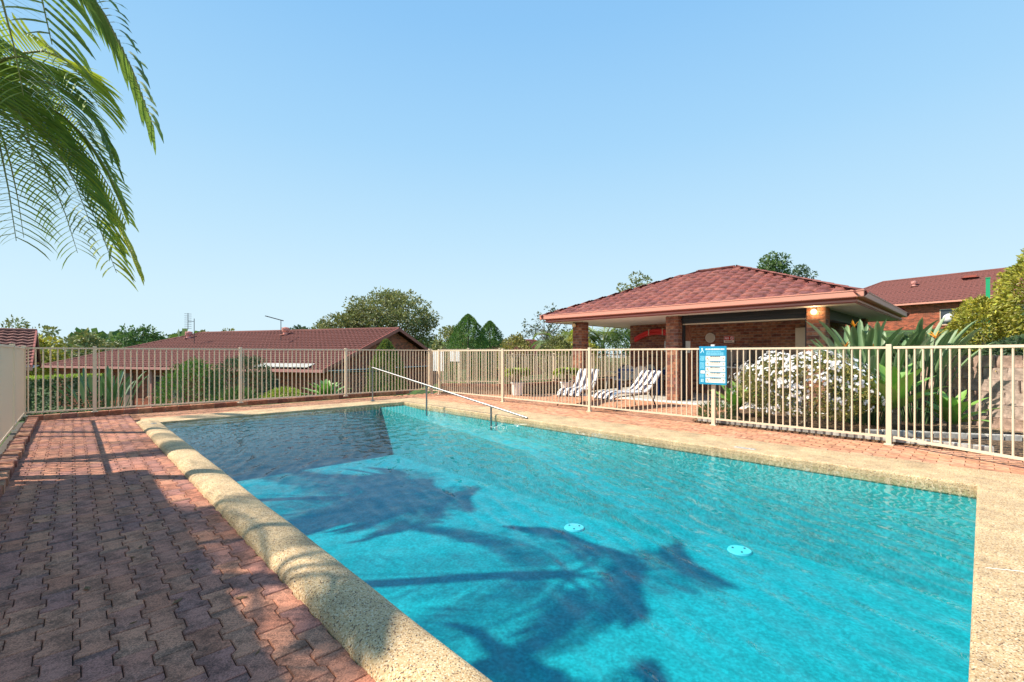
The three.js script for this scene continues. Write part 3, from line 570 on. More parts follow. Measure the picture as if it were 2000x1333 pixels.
// ---------------------------------------------------------------- sun loungers
{
  const cv = document.createElement('canvas'); cv.width = 256; cv.height = 16; const c = cv.getContext('2d');
  for (let i = 0; i < 7; i++) { c.fillStyle = i % 2 ? '#3b3848' : '#e9e6e3'; c.fillRect(i * 256 / 7, 0, 256 / 7 + 1, 16); }
  const t = new THREE.CanvasTexture(cv); t.colorSpace = THREE.SRGBColorSpace;
  const cushion = M({ map: t, roughness: 0.95 });
  const pts = [[0, 0.24], [0.08, 0.33], [0.25, 0.375], [0.6, 0.36], [0.95, 0.35], [1.18, 0.36], [1.33, 0.44], [1.52, 0.60], [1.70, 0.78], [1.75, 0.82]];
  const curve = new THREE.CatmullRomCurve3(pts.map(([x, y]) => V(x, y, 0))), N = 40, P = [], U = [], I = [];
  for (let i = 0; i <= N; i++) { const p = curve.getPoint(i / N), tg = curve.getTangent(i / N), n = V(-tg.y, tg.x, 0);
    for (const [s, th] of [[-0.29, 0], [-0.285, 0.035], [-0.25, 0.05], [0, 0.055], [0.25, 0.05], [0.285, 0.035], [0.29, 0], [0.25, -0.005], [-0.25, -0.005]]) { P.push(p.x + n.x * th, p.y + n.y * th, s); U.push(s / 0.58 + 0.5, i / N); } }
  for (let i = 0; i < N; i++) for (let k = 0; k < 9; k++) { const a = i * 9 + k, b = i * 9 + (k + 1) % 9, d = a + 9, e = b + 9; I.push(a, b, d, b, e, d); }
  const g = new THREE.BufferGeometry(); g.setAttribute('position', new THREE.Float32BufferAttribute(P, 3)); g.setAttribute('uv', new THREE.Float32BufferAttribute(U, 2)); g.setIndex(I); g.computeVertexNormals();
  const make = (label, pos, turn) => {
    const l = thing('sun_lounger', label, 'sun lounger', pos, turn, 'striped sun loungers');
    mesh('cushion', g, cushion, l);
    mesh('frame', [-0.27, 0.27].flatMap((z) => [tube([[0.02, 0.22, z], [0.1, 0.3, z], [0.6, 0.32, z], [1.18, 0.33, z]], 0.014), tube([[1.18, 0.33, z], [1.53, 0.575, z], [1.75, 0.80, z]], 0.014)]).concat([bar(V(0.05, 0.25, -0.27), V(0.05, 0.25, 0.27), 0.013), bar(V(1.75, 0.80, -0.27), V(1.75, 0.80, 0.27), 0.013), bar(V(1.18, 0.32, -0.27), V(1.18, 0.32, 0.27), 0.013)]), mats.bronze, l);
    for (const z of [-0.27, 0.27]) {
      mesh('leg', tube([[0.18, 0.31, z], [0.13, 0.15, z * 1.08], [0.08, 0, z * 1.12]], 0.014, 10), mats.bronze, l);
      mesh('leg', tube([[1.3, 0.34, z], [1.42, 0.18, z * 1.08], [1.5, 0, z * 1.12]], 0.016, 10), mats.bronze, l);
      mesh('armrest', tube([[0.98, 0.33, z * 1.05], [1.0, 0.5, z * 1.16], [1.12, 0.55, z * 1.18], [1.42, 0.55, z * 1.16], [1.48, 0.4, z * 1.1], [1.45, 0.2, z * 1.08]], 0.014, 28), mats.bronze, l);
    }
    return l;
  };
  make('striped lounger standing nearer the potted plants, foot towards the pool', [8.6, 0, -6.95], Math.atan2(0.34, 0.94));
  make('striped lounger standing nearer the middle brick pillar', [8.6, 0, -5.95], -0.14);
}

// ---------------------------------------------------------------- rear planter wall, fence and pots
{
  const seg = (a, b, label) => {
    const dx = b[0] - a[0], dz = b[1] - a[1], L = Math.hypot(dx, dz), w = thing('planter_wall', label, 'wall', [a[0], -0.02, a[1]], -Math.atan2(dz, dx));
    mesh('wall_body', uvm(span(0, L, 0, 0.27, -0.22, 0)), M({ color: rgb(0.46, 0.33, 0.22), map: grain }), w);
    const cg = shiftUV(chamfered(0.226, 0.075, 0.27, 0.005), 3);
    for (let x = 0.118; x < L - 0.05; x += 0.236) { const b2 = mesh('capping_brick', pick(cg), pick(brickMats), w); b2.position.set(x, 0.272, -0.11); }
  };
  seg([8.45, -12.0], [9.75, -10.28], 'low rendered planter wall with brick capping beside the far gate');
  seg([9.85, -10.2], [16.4, -9.75], 'low rendered planter wall with brick capping behind the loungers');
  fence('cream fence standing on the planter wall beside the far gate', [8.4, -12.1], [9.6, -10.5], { y0: 0.34, low: 0.05, top: 1.08, posts: [0.5, 1] });
  fence('cream fence standing on the planter wall behind the loungers', [9.75, -10.35], [16.4, -9.9], { y0: 0.34, low: 0.05, top: 0.92, posts: [0.04, 0.32, 0.62, 0.98] });
  const whiteBoard = (label, p, w, h, turn) => { const t = thing('notice_board', label, 'board', p, turn); mesh('panel', boxb(w, h, 0.02, 0, 0, 0), mats.white, t); mesh('backing_post', boxb(0.05, p[1] + h + 0.1, 0.05, w * 0.4, -p[1] - 0.1, -0.04), mats.cream, t); };
  whiteBoard('large blank white board behind the fence corner', [9.35, 0.66, -13.5], 0.62, 0.72, -Math.PI / 2 + 0.2);
  whiteBoard('small blank white board behind the pool fence near the conifers', [9.75, 1.0, -13.0], 0.42, 0.36, -Math.PI / 2 + 0.2);
}
// leaf builders: many small bent leaf faces, each with its own tone
function leafCloud(spots, size, { asp = 0.45, tone = 0.35, up = 0.3, hue = 0.15 } = {}) {
  const n = spots.length, P = new Float32Array(n * 12), N = new Float32Array(n * 12), C = new Float32Array(n * 12), I = new Uint32Array(n * 6);
  const d = V(), s = V(), nn = V();
  spots.forEach((p, i) => {
    d.set(rr(-1, 1), rr(-1, 1) + up, rr(-1, 1)); if (p.dir) d.addScaledVector(p.dir, 1.1); d.normalize(); s.set(rr(-1, 1), rr(-1, 1), rr(-1, 1)).cross(d).normalize(); nn.crossVectors(s, d);
    const L = size * rr(0.6, 1.25), w = L * asp * 0.5, t = 1 + rr(-tone, tone), h = rr(-hue, hue), a = i * 12;
    const q = [[p.x, p.y, p.z], [p.x + d.x * L * 0.5 + s.x * w, p.y + d.y * L * 0.5 + s.y * w, p.z + d.z * L * 0.5 + s.z * w], [p.x + d.x * L, p.y + d.y * L - 0.12 * L, p.z + d.z * L], [p.x + d.x * L * 0.5 - s.x * w, p.y + d.y * L * 0.5 - s.y * w, p.z + d.z * L * 0.5 - s.z * w]];
    for (let k = 0; k < 4; k++) for (let c = 0; c < 3; c++) { P[a + k * 3 + c] = q[k][c]; N[a + k * 3 + c] = [nn.x, nn.y, nn.z][c]; C[a + k * 3 + c] = t * (c === 0 ? 1 + h : c === 2 ? 1 - h : 1); }
    I.set([i * 4, i * 4 + 1, i * 4 + 2, i * 4, i * 4 + 2, i * 4 + 3], i * 6);
  });
  const g = new THREE.BufferGeometry(); g.setAttribute('position', new THREE.BufferAttribute(P, 3)); g.setAttribute('normal', new THREE.BufferAttribute(N, 3)); g.setAttribute('color', new THREE.BufferAttribute(C, 3)); g.setIndex(new THREE.BufferAttribute(I, 1)); return g;
}
function inBall(r = 1) { let p; do p = V(rr(-1, 1), rr(-1, 1), rr(-1, 1)); while (p.lengthSq() > 1); return p.multiplyScalar(r); }
// clumped crown: leaves sit on the shells of many small clumps spread through an ellipsoid
function clumps(c, rad, k, per, cr) {
  const out = [], cs = [];
  for (let i = 0; i < k; i++) { const p = inBall(); p.multiplyScalar(Math.pow(p.length(), -0.35)); if (p.length() > 1) p.normalize(); const q = V(c[0] + p.x * rad[0], c[1] + p.y * rad[1], c[2] + p.z * rad[2]); cs.push(q); const R = cr * rr(0.6, 1.25);
    for (let j = 0; j < per; j++) { const u = inBall(); u.normalize().multiplyScalar(R * (0.55 + 0.5 * rnd())); const s = V(q.x + u.x, q.y + u.y * 0.7, q.z + u.z); s.dir = u.clone().normalize(); out.push(s); } }
  return [out, cs];
}
const leafMats = { olive: leafMat(0.22, 0.235, 0.065), green: leafMat(0.10, 0.18, 0.035), dark: leafMat(0.06, 0.115, 0.035), grey: leafMat(0.15, 0.18, 0.11), gold: leafMat(0.42, 0.40, 0.04), lime: leafMat(0.34, 0.42, 0.04), conifer: leafMat(0.11, 0.22, 0.03), azalea: leafMat(0.30, 0.28, 0.065), petal: leafMat(0.84, 0.82, 0.82, 0.25) };
function tree(name, label, pos, { h, rad, crownY, k = 40, per = 90, cr = 0.5, leaf = 0.16, mat = leafMats.olive, trunkR = 0.12, limbs = 9, group, lean = 0 }) {
  const t = thing(name, label, 'tree', pos, 0, group);
  const [spots, cs] = clumps([lean, crownY, 0], rad, k, per, cr);
  mesh('crown', leafCloud(spots, leaf), mat, t);
  const top = V(lean * 0.7, crownY - rad[1] * 0.25, 0), geos = [bar(V(0, -0.3, 0), V(lean * 0.3, crownY * 0.4, 0), trunkR, 9, trunkR * 0.8), bar(V(lean * 0.3, crownY * 0.4, 0), top, trunkR * 0.8, 9, trunkR * 0.4)];
  for (let i = 0; i < limbs && i < cs.length; i++) geos.push(bar(V(lean * 0.3, crownY * 0.4, 0).lerp(top, rnd()), cs[i], trunkR * 0.32, 6, trunkR * 0.1));
  mesh('trunk', geos, mats.trunk, t);
  return t;
}
function conifer(name, label, pos, h, r, mat, n = 9000, leaf = 0.09) {
  const t = thing(name, label, 'conifer', pos), spots = [];
  for (let i = 0; i < n; i++) { const f = Math.pow(rnd(), 0.7), y = 0.06 * h + f * 0.94 * h, prof = Math.pow(Math.sin(Math.min(1, (1 - f) * 1.3) * Math.PI / 2), 0.72), a = rnd() * 6.283, lump = 0.86 + 0.10 * Math.sin(a * 7 + y * 6) + 0.34 * nz(Math.cos(a) * 2.6, y * 3.2, Math.sin(a) * 2.6 + r), q = r * prof * lump * (0.8 + 0.2 * rnd()); const p = V(Math.cos(a) * q, y, Math.sin(a) * q); p.dir = V(Math.cos(a) * 0.7, 1.1, Math.sin(a) * 0.7); spots.push(p); }
  mesh('foliage', leafCloud(spots, leaf, { asp: 0.35, up: 0.5 }), mat, t);
  mesh('trunk', bar(V(0, -0.2, 0), V(0, h * 0.85, 0), 0.09, 8, 0.02), mats.trunk, t);
  return t;
}
function shrub(name, label, category, pos, rad, mat, n, leaf, opt) {
  const t = thing(name, label, category, pos), spots = [];
  for (let i = 0; i < n; i++) { const u = inBall(); u.normalize(); if (u.y < -0.85) u.y *= -1; const l = 0.9 + 0.22 * nz(u.x * 3 + pos[0], u.y * 3, u.z * 3 + pos[2]); const q = l * (0.72 + 0.28 * Math.sqrt(rnd())); const p = V(u.x * rad[0] * q, rad[1] * 0.5 + u.y * rad[1] * 0.5 * q, u.z * rad[2] * q); p.dir = u; spots.push(p); }
  mesh('foliage', leafCloud(spots, leaf, opt), mat, t);
  mesh('stems', Array.from({ length: 7 }, (_, i) => bar(V(rr(-0.1, 0.1), -0.1, rr(-0.1, 0.1)), V(Math.cos(i) * rad[0] * 0.5, rad[1] * 0.6, Math.sin(i) * rad[2] * 0.5), 0.02, 5, 0.008)), mats.trunk, t);
  return t;
}
// a long blade: arching strip, optionally folded along its midrib and thick
function blade(L, w, arch, { fold = 0.2, segs = 7, tip = 1.2, base = 0.5, thick = 0 } = {}) {
  const P = [], I = [], prof = (t) => w * Math.max(0.02, (base + (1 - base) * Math.sin(Math.min(1, t * 1.6) * Math.PI / 2)) * Math.pow(1 - Math.pow(t, 2.2), tip * 0.5));
  for (let i = 0; i <= segs; i++) { const t = i / segs, y = L * t * Math.cos(arch * t * 0.9), z = L * t * Math.sin(arch * t * 0.9), a = prof(t) / 2, f = fold * a; P.push(-a, y + f * 0.3, z - f, 0, y, z, a, y + f * 0.3, z - f); }
  for (let i = 0; i < segs; i++) { const a = i * 3; for (const k of [0, 1]) I.push(a + k, a + k + 1, a + k + 3, a + k + 1, a + k + 4, a + k + 3); }
  const g = new THREE.BufferGeometry(); g.setAttribute('position', new THREE.Float32BufferAttribute(P, 3)); g.setIndex(I); g.computeVertexNormals();
  g.setAttribute('color', new THREE.BufferAttribute(new Float32Array(P.length).fill(1), 3)); return g;
}
const bladeMats = (list, t = 0.25) => list.map(([r, g, b]) => Object.assign(leafMat(r, g, b, t), { roughness: 0.5 }));
const agaveMats = bladeMats([[0.24, 0.44, 0.08], [0.30, 0.50, 0.11], [0.19, 0.38, 0.08]]), strelMats = bladeMats([[0.17, 0.27, 0.11], [0.21, 0.33, 0.14], [0.12, 0.21, 0.08], [0.27, 0.36, 0.20]]);
function agave(label, pos, size, n = 26) {
  const t = thing('agave_plant', label, 'plant', pos), gs = [0.9, 1, 1.12].map((k) => blade(size * k, size * 0.34, 0.3, { fold: 0.25, base: 0.45, tip: 0.9 }));
  for (let i = 0; i < n; i++) { const b = mesh('leaf', pick(gs), pick(agaveMats), t), f = i / n; b.rotation.set(0, i * 2.4, 0); b.rotateX(0.10 + f * 0.95 + rr(-0.08, 0.08)); b.position.y = 0.12 - 0.08 * f; b.scale.setScalar(0.8 + 0.25 * f); }
  mesh('stem', new THREE.CylinderGeometry(size * 0.09, size * 0.11, 0.3, 10).translate(0, 0.0, 0), mats.trunk, t);
  return t;
}
function strelitzia(label, pos, n, H, spread, flowers = 3) {
  const t = thing('strelitzia_plant', label, 'plant', pos), gs = [0.55, 0.68, 0.8].map((k) => blade(H * k * 0.55, H * 0.068, 0.14, { fold: 0.8, base: 0.35, tip: 0.9, segs: 8 }));
  for (let i = 0; i < n; i++) {
    const a = rnd() * 6.283, q = Math.sqrt(rnd()) * spread, bx = Math.cos(a) * q * 0.55, bz = Math.sin(a) * q * 0.55, h = H * rr(0.42, 0.68), tip = V(bx + Math.cos(a) * q * 0.5, h, bz + Math.sin(a) * q * 0.5);
    mesh('stalk', bar(V(bx * 0.8, -0.05, bz * 0.8), tip, 0.014, 5, 0.01), strelMats[2], t).geometry.setAttribute('color', new THREE.BufferAttribute(new Float32Array(200 * 3).fill(1), 3));
    const b = mesh('leaf', pick(gs), pick(strelMats), t); b.position.copy(tip); b.rotation.y = Math.PI / 2 - a + rr(-0.7, 0.7); b.rotateX(rr(-0.05, 0.22) + 0.42 * q / spread);
  }
  for (let i = 0; i < flowers; i++) {
    const a = rnd() * 6.283, p = V(Math.cos(a) * spread * 0.5, H * rr(0.7, 0.95), Math.sin(a) * spread * 0.5);
    const f = mesh('flower', Array.from({ length: 5 }, (_, k) => blade(0.16, 0.035, 0.2, { segs: 3 }).rotateX(0.2 + k * 0.16).rotateY(1.1 * (k % 2 ? 1 : -1) + a)), M({ color: rgb(0.85, 0.36, 0.02), side: THREE.DoubleSide, roughness: 0.6 }), t); f.position.copy(p);
    mesh('flower_stalk', bar(V(p.x * 0.3, 0, p.z * 0.3), p, 0.009, 5), mats.trunk, t);
  }
  return t;
}

// ---------------------------------------------------------------- palms on the pool's left side
const frondMats = [leafMat(0.24, 0.32, 0.035, 0.5), leafMat(0.37, 0.42, 0.035, 0.5), leafMat(0.16, 0.25, 0.04, 0.5)];
function frond(L, rise, droop) {
  const rach = (t) => V(0, L * (rise * t - droop * t * t), L * (t - 0.22 * t * t * droop)), P = [], I = [], C = [], n = 40;
  for (const s of [-1, 1]) for (let i = 0; i < n; i++) {
    const t = 0.12 + 0.88 * (i + 0.5 * (s > 0 ? 1 : 0)) / n, o = rach(t), tg = rach(Math.min(1, t + 0.01)).sub(rach(t - 0.01)).normalize();
    const l = L * 0.30 * (0.45 + 0.75 * Math.sin(Math.min(1, (1 - t) * 1.5 + 0.12) * Math.PI / 2)) * rr(0.88, 1.1), fw = 0.35 + 0.55 * t, w = 0.017 * rr(0.8, 1.15), dr = rr(0.05, 0.4), tone = rr(0.75, 1.3);
    const base = P.length / 3, segs = 4;
    for (let k = 0; k <= segs; k++) {
      const f = k / segs, x = s * l * f * (1 - 0.28 * f), y = -l * dr * f * f * 0.9 - 0.02 * f + 0.18 * l * f, z = l * fw * f * 0.7, ww = w * (k === 0 ? 0.6 : k === segs ? 0.05 : 1);
      const c = o.clone().add(V(x, y, 0)).addScaledVector(tg, z);
      P.push(c.x, c.y, c.z - ww, c.x, c.y + ww * 0.5, c.z + ww); for (let q = 0; q < 6; q++) C.push(tone);
      if (k) { const a = base + (k - 1) * 2; I.push(a, a + 2, a + 1, a + 1, a + 2, a + 3); }
    }
  }
  const g = new THREE.BufferGeometry(); g.setAttribute('position', new THREE.Float32BufferAttribute(P, 3)); g.setAttribute('color', new THREE.Float32BufferAttribute(C, 3)); g.setIndex(I); g.computeVertexNormals();
  const r = merge([0, 1, 2, 3, 4, 5].map((i) => bar(rach(i / 6), rach((i + 1) / 6), 0.028 * (1 - i / 7), 6, 0.028 * (1 - (i + 1) / 7))));
  return [g, r];
}
const rachisMat = M({ color: rgb(0.28, 0.26, 0.10), roughness: 0.6 });
function palm(label, pos, H, L, fronds) {   // fronds: [heading, rise, droop]
  const t = thing('palm_tree', label, 'palm', pos);
  const pts = Array.from({ length: 9 }, (_, i) => [0.05 * Math.sin(i), H * i / 8, 0.04 * Math.cos(i * 1.3)]);
  const tr = tube(pts, 0.085, 40, 12); mesh('trunk', [tr, ...Array.from({ length: 22 }, (_, i) => new THREE.TorusGeometry(0.087, 0.006, 5, 14).rotateX(Math.PI / 2).translate(0.05 * Math.sin(i * 8 / 22), H * i / 22, 0.04 * Math.cos(i * 10.4 / 22)))], mats.trunk, t);
  mesh('crownshaft', new THREE.CylinderGeometry(0.06, 0.1, 0.7, 14).translate(0, H - 0.3, 0), M({ color: rgb(0.16, 0.24, 0.07), roughness: 0.5 }), t);
  for (const [a, rise, droop] of fronds) {
    const [g, r] = frond(L * rr(0.92, 1.06), rise, droop), f = mesh('frond', g, pick(frondMats), t); f.position.set(0, H, 0); f.rotation.y = a; mesh('rachis', r, rachisMat, f);
  }
}
const around = (n, o, rise, droop) => Array.from({ length: n }, (_, i) => [o + i * 6.283 / n + rr(-0.2, 0.2), rr(...rise), rr(...droop)]);
palm('palm beside the far fence corner with long drooping fronds', [-1.2, -0.3, -11.3], 5.8, 2.65, [[0.45, 0.35, 1.0], [1.15, 0.15, 1.1], [0.0, 0.2, 1.0], [1.9, 0.4, 1.0], [-0.8, 0.3, 1], [2.9, 0.3, 1], [3.8, 0.4, 0.9], [0.8, 1.0, 1.1], [2.3, 1.1, 1.1], [-0.2, 1.1, 1.1], [4.6, 0.9, 1], [0.75, 0.05, 0.9], [1.5, 0.5, 1.1], [0.2, 0.6, 1.1], [0.6, 0.8, 1.0], [1.3, 0.9, 1.2], [2.5, 0.1, 0.9], [-0.4, 0.0, 0.8], [0.9, -0.15, 0.9], [0.3, -0.2, 0.8], [1.5, -0.1, 0.9]]);
palm('tallest palm beside the paved deck, trunk close to the fence', [-1.05, -0.3, -7.4], 6.4, 2.3, [[0.55, 0.3, 1.15], [1.6, 0.3, 1.1], [-0.5, 0.2, 1.1], [2.8, 0.4, 1], [3.9, 0.4, 1], [4.9, 0.4, 1], [1.0, 1.0, 1.2]]);
palm('palm rising behind the added shade canopy', [-3.1, -0.3, -6.1], 5.9, 2.2, [[0.7, 0.4, 1.0], [1.7, 0.4, 0.9], [-0.4, 0.4, 0.9], [2.9, 0.5, 0.9], [4.0, 0.5, 0.9], [5.0, 0.5, 1.0], [1.2, 1.1, 1.1]]);

// ---------------------------------------------------------------- houses
function wavy(len, z0, z1, y0, y1, cut) {   // rows of tiles on one slope: x along the eave, from (z0, y0) up to (z1, y1); cut(f) gives [from, to] at share f of the slope
  const run = Math.hypot(z1 - z0, y1 - y0), rows = Math.round(run / 0.33), P = [], I = [];
  for (let r = 0; r < rows; r++) for (const [f, dy] of [[r / rows, 0.075], [(r + 1) / rows, 0.005]]) {
    const [a, b] = cut(Math.min(1, f)), n = Math.max(2, Math.ceil(len / 0.075));
    for (let i = 0; i <= n; i++) { const x = Math.max(a, Math.min(b, len * i / n)); P.push(x, y0 + (y1 - y0) * f + dy + 0.02 * Math.sin(x / 0.3 * 6.283), z0 + (z1 - z0) * f); }
    if (f === r / rows) for (let i = 0; i < n; i++) { const q = (P.length / 3) - n - 1 + i; I.push(q, q + 1, q + n + 1, q + 1, q + n + 2, q + n + 1); if (r) { I.push(q - n - 1, q + 1 - n - 1, q, q + 1 - n - 1, q + 1, q); } }
  }
  const g = new THREE.BufferGeometry(); g.setAttribute('position', new THREE.Float32BufferAttribute(P, 3)); g.setIndex(I); g.computeVertexNormals();
  const uv = new Float32Array(P.length / 3 * 2); for (let i = 0; i < P.length / 3; i++) { uv[2 * i] = P[3 * i]; uv[2 * i + 1] = P[3 * i + 2]; } g.setAttribute('uv', new THREE.BufferAttribute(uv, 2)); const flat = g.toNonIndexed(); flat.computeVertexNormals(); return flat;
}
const farTile = (r, g, b) => M({ color: rgb(r, g, b), map: grain, roughness: 0.9, side: THREE.DoubleSide });
// local frame: eave along +x from the origin, the house reaching back along +z; y measured from the world
function house(label, pos, turn, { L, S, eave, ridge, base, hipA, hipB, tile, wall = mats.farBrick, over = 0.55, overX = over, trim = mats.fascia }) {
  const t = thing('brick_house', label, 'house', [pos[0], 0, pos[1]], turn), D = 2 * S;
  mesh('wall', uvm(span(overX, L - overX, base, eave - 0.02, over, D - over)), wall, t);
  const roof = stuffPart('roof_tiles', [
    wavy(L, 0, S, eave, ridge, (f) => [hipA ? f * S : 0, L - (hipB ? f * S : 0)]), wavy(L, D, S, eave, ridge, (f) => [hipA ? f * S : 0, L - (hipB ? f * S : 0)]),
    ...(hipB ? [wavy(D, 0, S, eave, ridge, (f) => [f * S, D - f * S]).rotateY(-Math.PI / 2).translate(0, 0, 0).rotateY(0).applyMatrix4(new THREE.Matrix4().makeTranslation(L, 0, 0))] : []),
    ...(hipA ? [wavy(D, 0, -S, eave, ridge, (f) => [f * S, D - f * S]).rotateY(-Math.PI / 2)] : []),
  ], tile, t);
  const soff = [span(0.04, L - 0.04, eave - 0.06, eave - 0.03, 0.04, D - 0.04)];
  mesh('soffit', soff, mats.soffit, t);
  mesh('gutter', [span(-0.02, L + 0.02, eave - 0.12, eave + 0.03, -0.06, 0.06), span(-0.02, L + 0.02, eave - 0.12, eave + 0.03, D - 0.06, D + 0.06)].concat(hipA ? [span(-0.06, 0.06, eave - 0.12, eave + 0.03, 0.06, D - 0.06)] : []).concat(hipB ? [span(L - 0.06, L + 0.06, eave - 0.12, eave + 0.03, 0.06, D - 0.06)] : []), trim, t);
  for (const [hip, x, q] of [[hipA, overX, -1], [hipB, L - overX, 1]]) if (!hip) {
    const s = new THREE.Shape(); s.moveTo(over, eave - 0.03); s.lineTo(D - over, eave - 0.03); s.lineTo(S, ridge - over * (ridge - eave) / S * 0.4 - 0.08); s.closePath();
    mesh('gable', uvm(new THREE.ExtrudeGeometry(s, { depth: 0.1, bevelEnabled: false }).rotateY(-Math.PI / 2).translate(x + (q < 0 ? 0.1 : 0), 0, 0)), wall, t);
    for (const side of [0, D]) { const a = V(q < 0 ? 0.02 : L - 0.02, eave - 0.05, side), b = V(a.x, ridge - 0.03, S), m = a.clone().add(b).multiplyScalar(0.5), l = a.distanceTo(b); mesh('barge_board', box(0.06, 0.2, l).rotateX(Math.atan2(-(b.y - a.y), b.z - a.z)).translate(m.x, m.y, m.z), mats.fasciaDark, t); }
  }
  const r0 = V(hipA ? S : 0, ridge, S), r1 = V(L - (hipB ? S : 0), ridge, S);
  const capm = (a, b) => bar(a, b, 0.11, 8);
  mesh('ridge_line', [capm(r0, r1), ...(hipA ? [capm(V(0, eave, 0), r0), capm(V(0, eave, D), r0)] : []), ...(hipB ? [capm(V(L, eave, 0), r1), capm(V(L, eave, D), r1)] : [])], tile, t);
  const win = (x, y, w, h, z = over) => { const f = mesh('window', [span(x, x + w, y, y + 0.05, z - 0.06, z), span(x, x + w, y + h - 0.05, y + h, z - 0.06, z), span(x, x + 0.05, y + 0.05, y + h - 0.05, z - 0.06, z), span(x + w - 0.05, x + w, y + 0.05, y + h - 0.05, z - 0.06, z), span(x + w / 2 - 0.025, x + w / 2 + 0.025, y + 0.05, y + h - 0.05, z - 0.06, z)], mats.cream, t); mesh('pane', span(x + 0.05, x + w - 0.05, y + 0.05, y + h - 0.05, z - 0.03, z - 0.01), mats.glass, f); mesh('sill', span(x - 0.08, x + w + 0.08, y - 0.08, y - 0.005, z - 0.1, z), brickMats[3], f); };
  return { t, win, S, D, roofY: (z) => eave + (ridge - eave) * Math.min(z, D - z) / S };
}
function vent(label, parentPos, turnMat, pink) {
  const t = thing('roof_vent', label, 'vent', parentPos);
  mesh('flashing', boxb(0.55, 0.03, 0.55, 0, -0.02, 0), turnMat, t);
  mesh('throat', new THREE.CylinderGeometry(0.13, 0.16, 0.22, 14).translate(0, 0.1, 0), turnMat, t);
  const head = mesh('turbine', new THREE.SphereGeometry(0.23, 18, 10).scale(1, 0.75, 1).translate(0, 0.34, 0), turnMat, t);
  mesh('vanes', Array.from({ length: 16 }, (_, i) => box(0.012, 0.26, 0.05).translate(0.225, 0.34, 0).rotateY(i * 6.283 / 16)), turnMat, head);
}
const local = (h, x, y, z) => { const p = V(x, y, z); h.t.updateMatrixWorld(true); p.applyMatrix4(h.t.matrixWorld); return [p.x, p.y, p.z]; };
{
  const h = house('long brick house with dark red tiled roof beyond the far fence', [8.83, -22.43], THREE.MathUtils.degToRad(115.5), { L: 23.9, S: 6.43, eave: 0.46, ridge: 2.82, base: -2.3, hipA: false, hipB: true, tile: farTile(0.22, 0.070, 0.055), over: 0.6, overX: 0.35, trim: mats.pink });
  for (const [x, w] of [[3.4, 1.2], [7.5, 1.6], [12.6, 1.4], [17.6, 1.8], [20.3, 1.2]]) h.win(x, -1.35, w, 1.3, 0.6);
  for (const x of [5.6, 10.8, 15.4]) { const d = mesh('door', span(x, x + 0.9, -2.05, 0.05, 0.54, 0.6), M({ color: rgb(0.22, 0.15, 0.12) }), h.t); mesh('handle', span(x + 0.78, x + 0.82, -1.1, -1.0, 0.50, 0.54), mats.steel, d); }
  for (const x of [0.7, 6.9, 13.2, 19, 23.4]) mesh('verandah_post', span(x - 0.06, x + 0.06, -2.3, 0.36, 0.25, 0.37), mats.pink, h.t);
  const sheet = mesh('verandah_roof_sheet', span(1.0, 4.6, 0.47, 0.50, 0.12, 0.7), mats.concrete, h.t); sheet.rotation.x = -0.30; sheet.position.y = 0.09;
  vent('terracotta turbine vent on the long roof beside the flat antenna', local(h, 8.4, h.roofY(5.6) + 0.03, 5.6), mats.fascia);
  vent('terracotta turbine vent at the hipped end of the long roof', local(h, 17.2, h.roofY(5.2) + 0.03, 5.2), mats.pink);
  const ant = (label, p, H, flat) => {
    const t = thing('tv_antenna', label, 'antenna', p); mesh('mast', bar(V(0, -0.1, 0), V(0, H, 0), 0.022, 6), mats.dark, t);
    mesh('boom', flat ? bar(V(0.15, H - 0.05, 0), V(-1.0, H + 0.18, 0.3), 0.03, 6) : bar(V(-0.35, H + 0.35, 0), V(-0.35, H - 0.75, 0), 0.02, 6), mats.dark, t);
    mesh('elements', Array.from({ length: 8 }, (_, i) => flat ? bar(V(-i * 0.13, H + i * 0.027 - 0.02, i * 0.037 - 0.16), V(-i * 0.13, H + i * 0.027 - 0.02, i * 0.037 + 0.16), 0.012, 5) : bar(V(-0.55, H + 0.3 - i * 0.14, 0), V(-0.15, H + 0.3 - i * 0.14, 0), 0.012, 5)), mats.dark, t);
    if (!flat) mesh('bracket', bar(V(-0.35, H - 0.2, 0), V(0, H - 0.2, 0), 0.016, 5), mats.dark, t);
  };
  ant('slim antenna with upright comb on the hipped end of the long roof', local(h, 14.9, h.roofY(4.0), 4.0), 1.75, false);
  ant('antenna with a slanting boom on the long tiled roof', local(h, 7.5, h.roofY(4.4), 4.4), 1.35, true);
}
{ // low house at the left end, gable towards the pool
  const h = house('small low tiled house behind the trimmed hedge', [-1.1, -25.2], Math.PI, { L: 12, S: 3.6, eave: 0.75, ridge: 2.25, base: -2.2, hipA: false, hipB: false, tile: farTile(0.24, 0.09, 0.07), over: 0.4 });
}
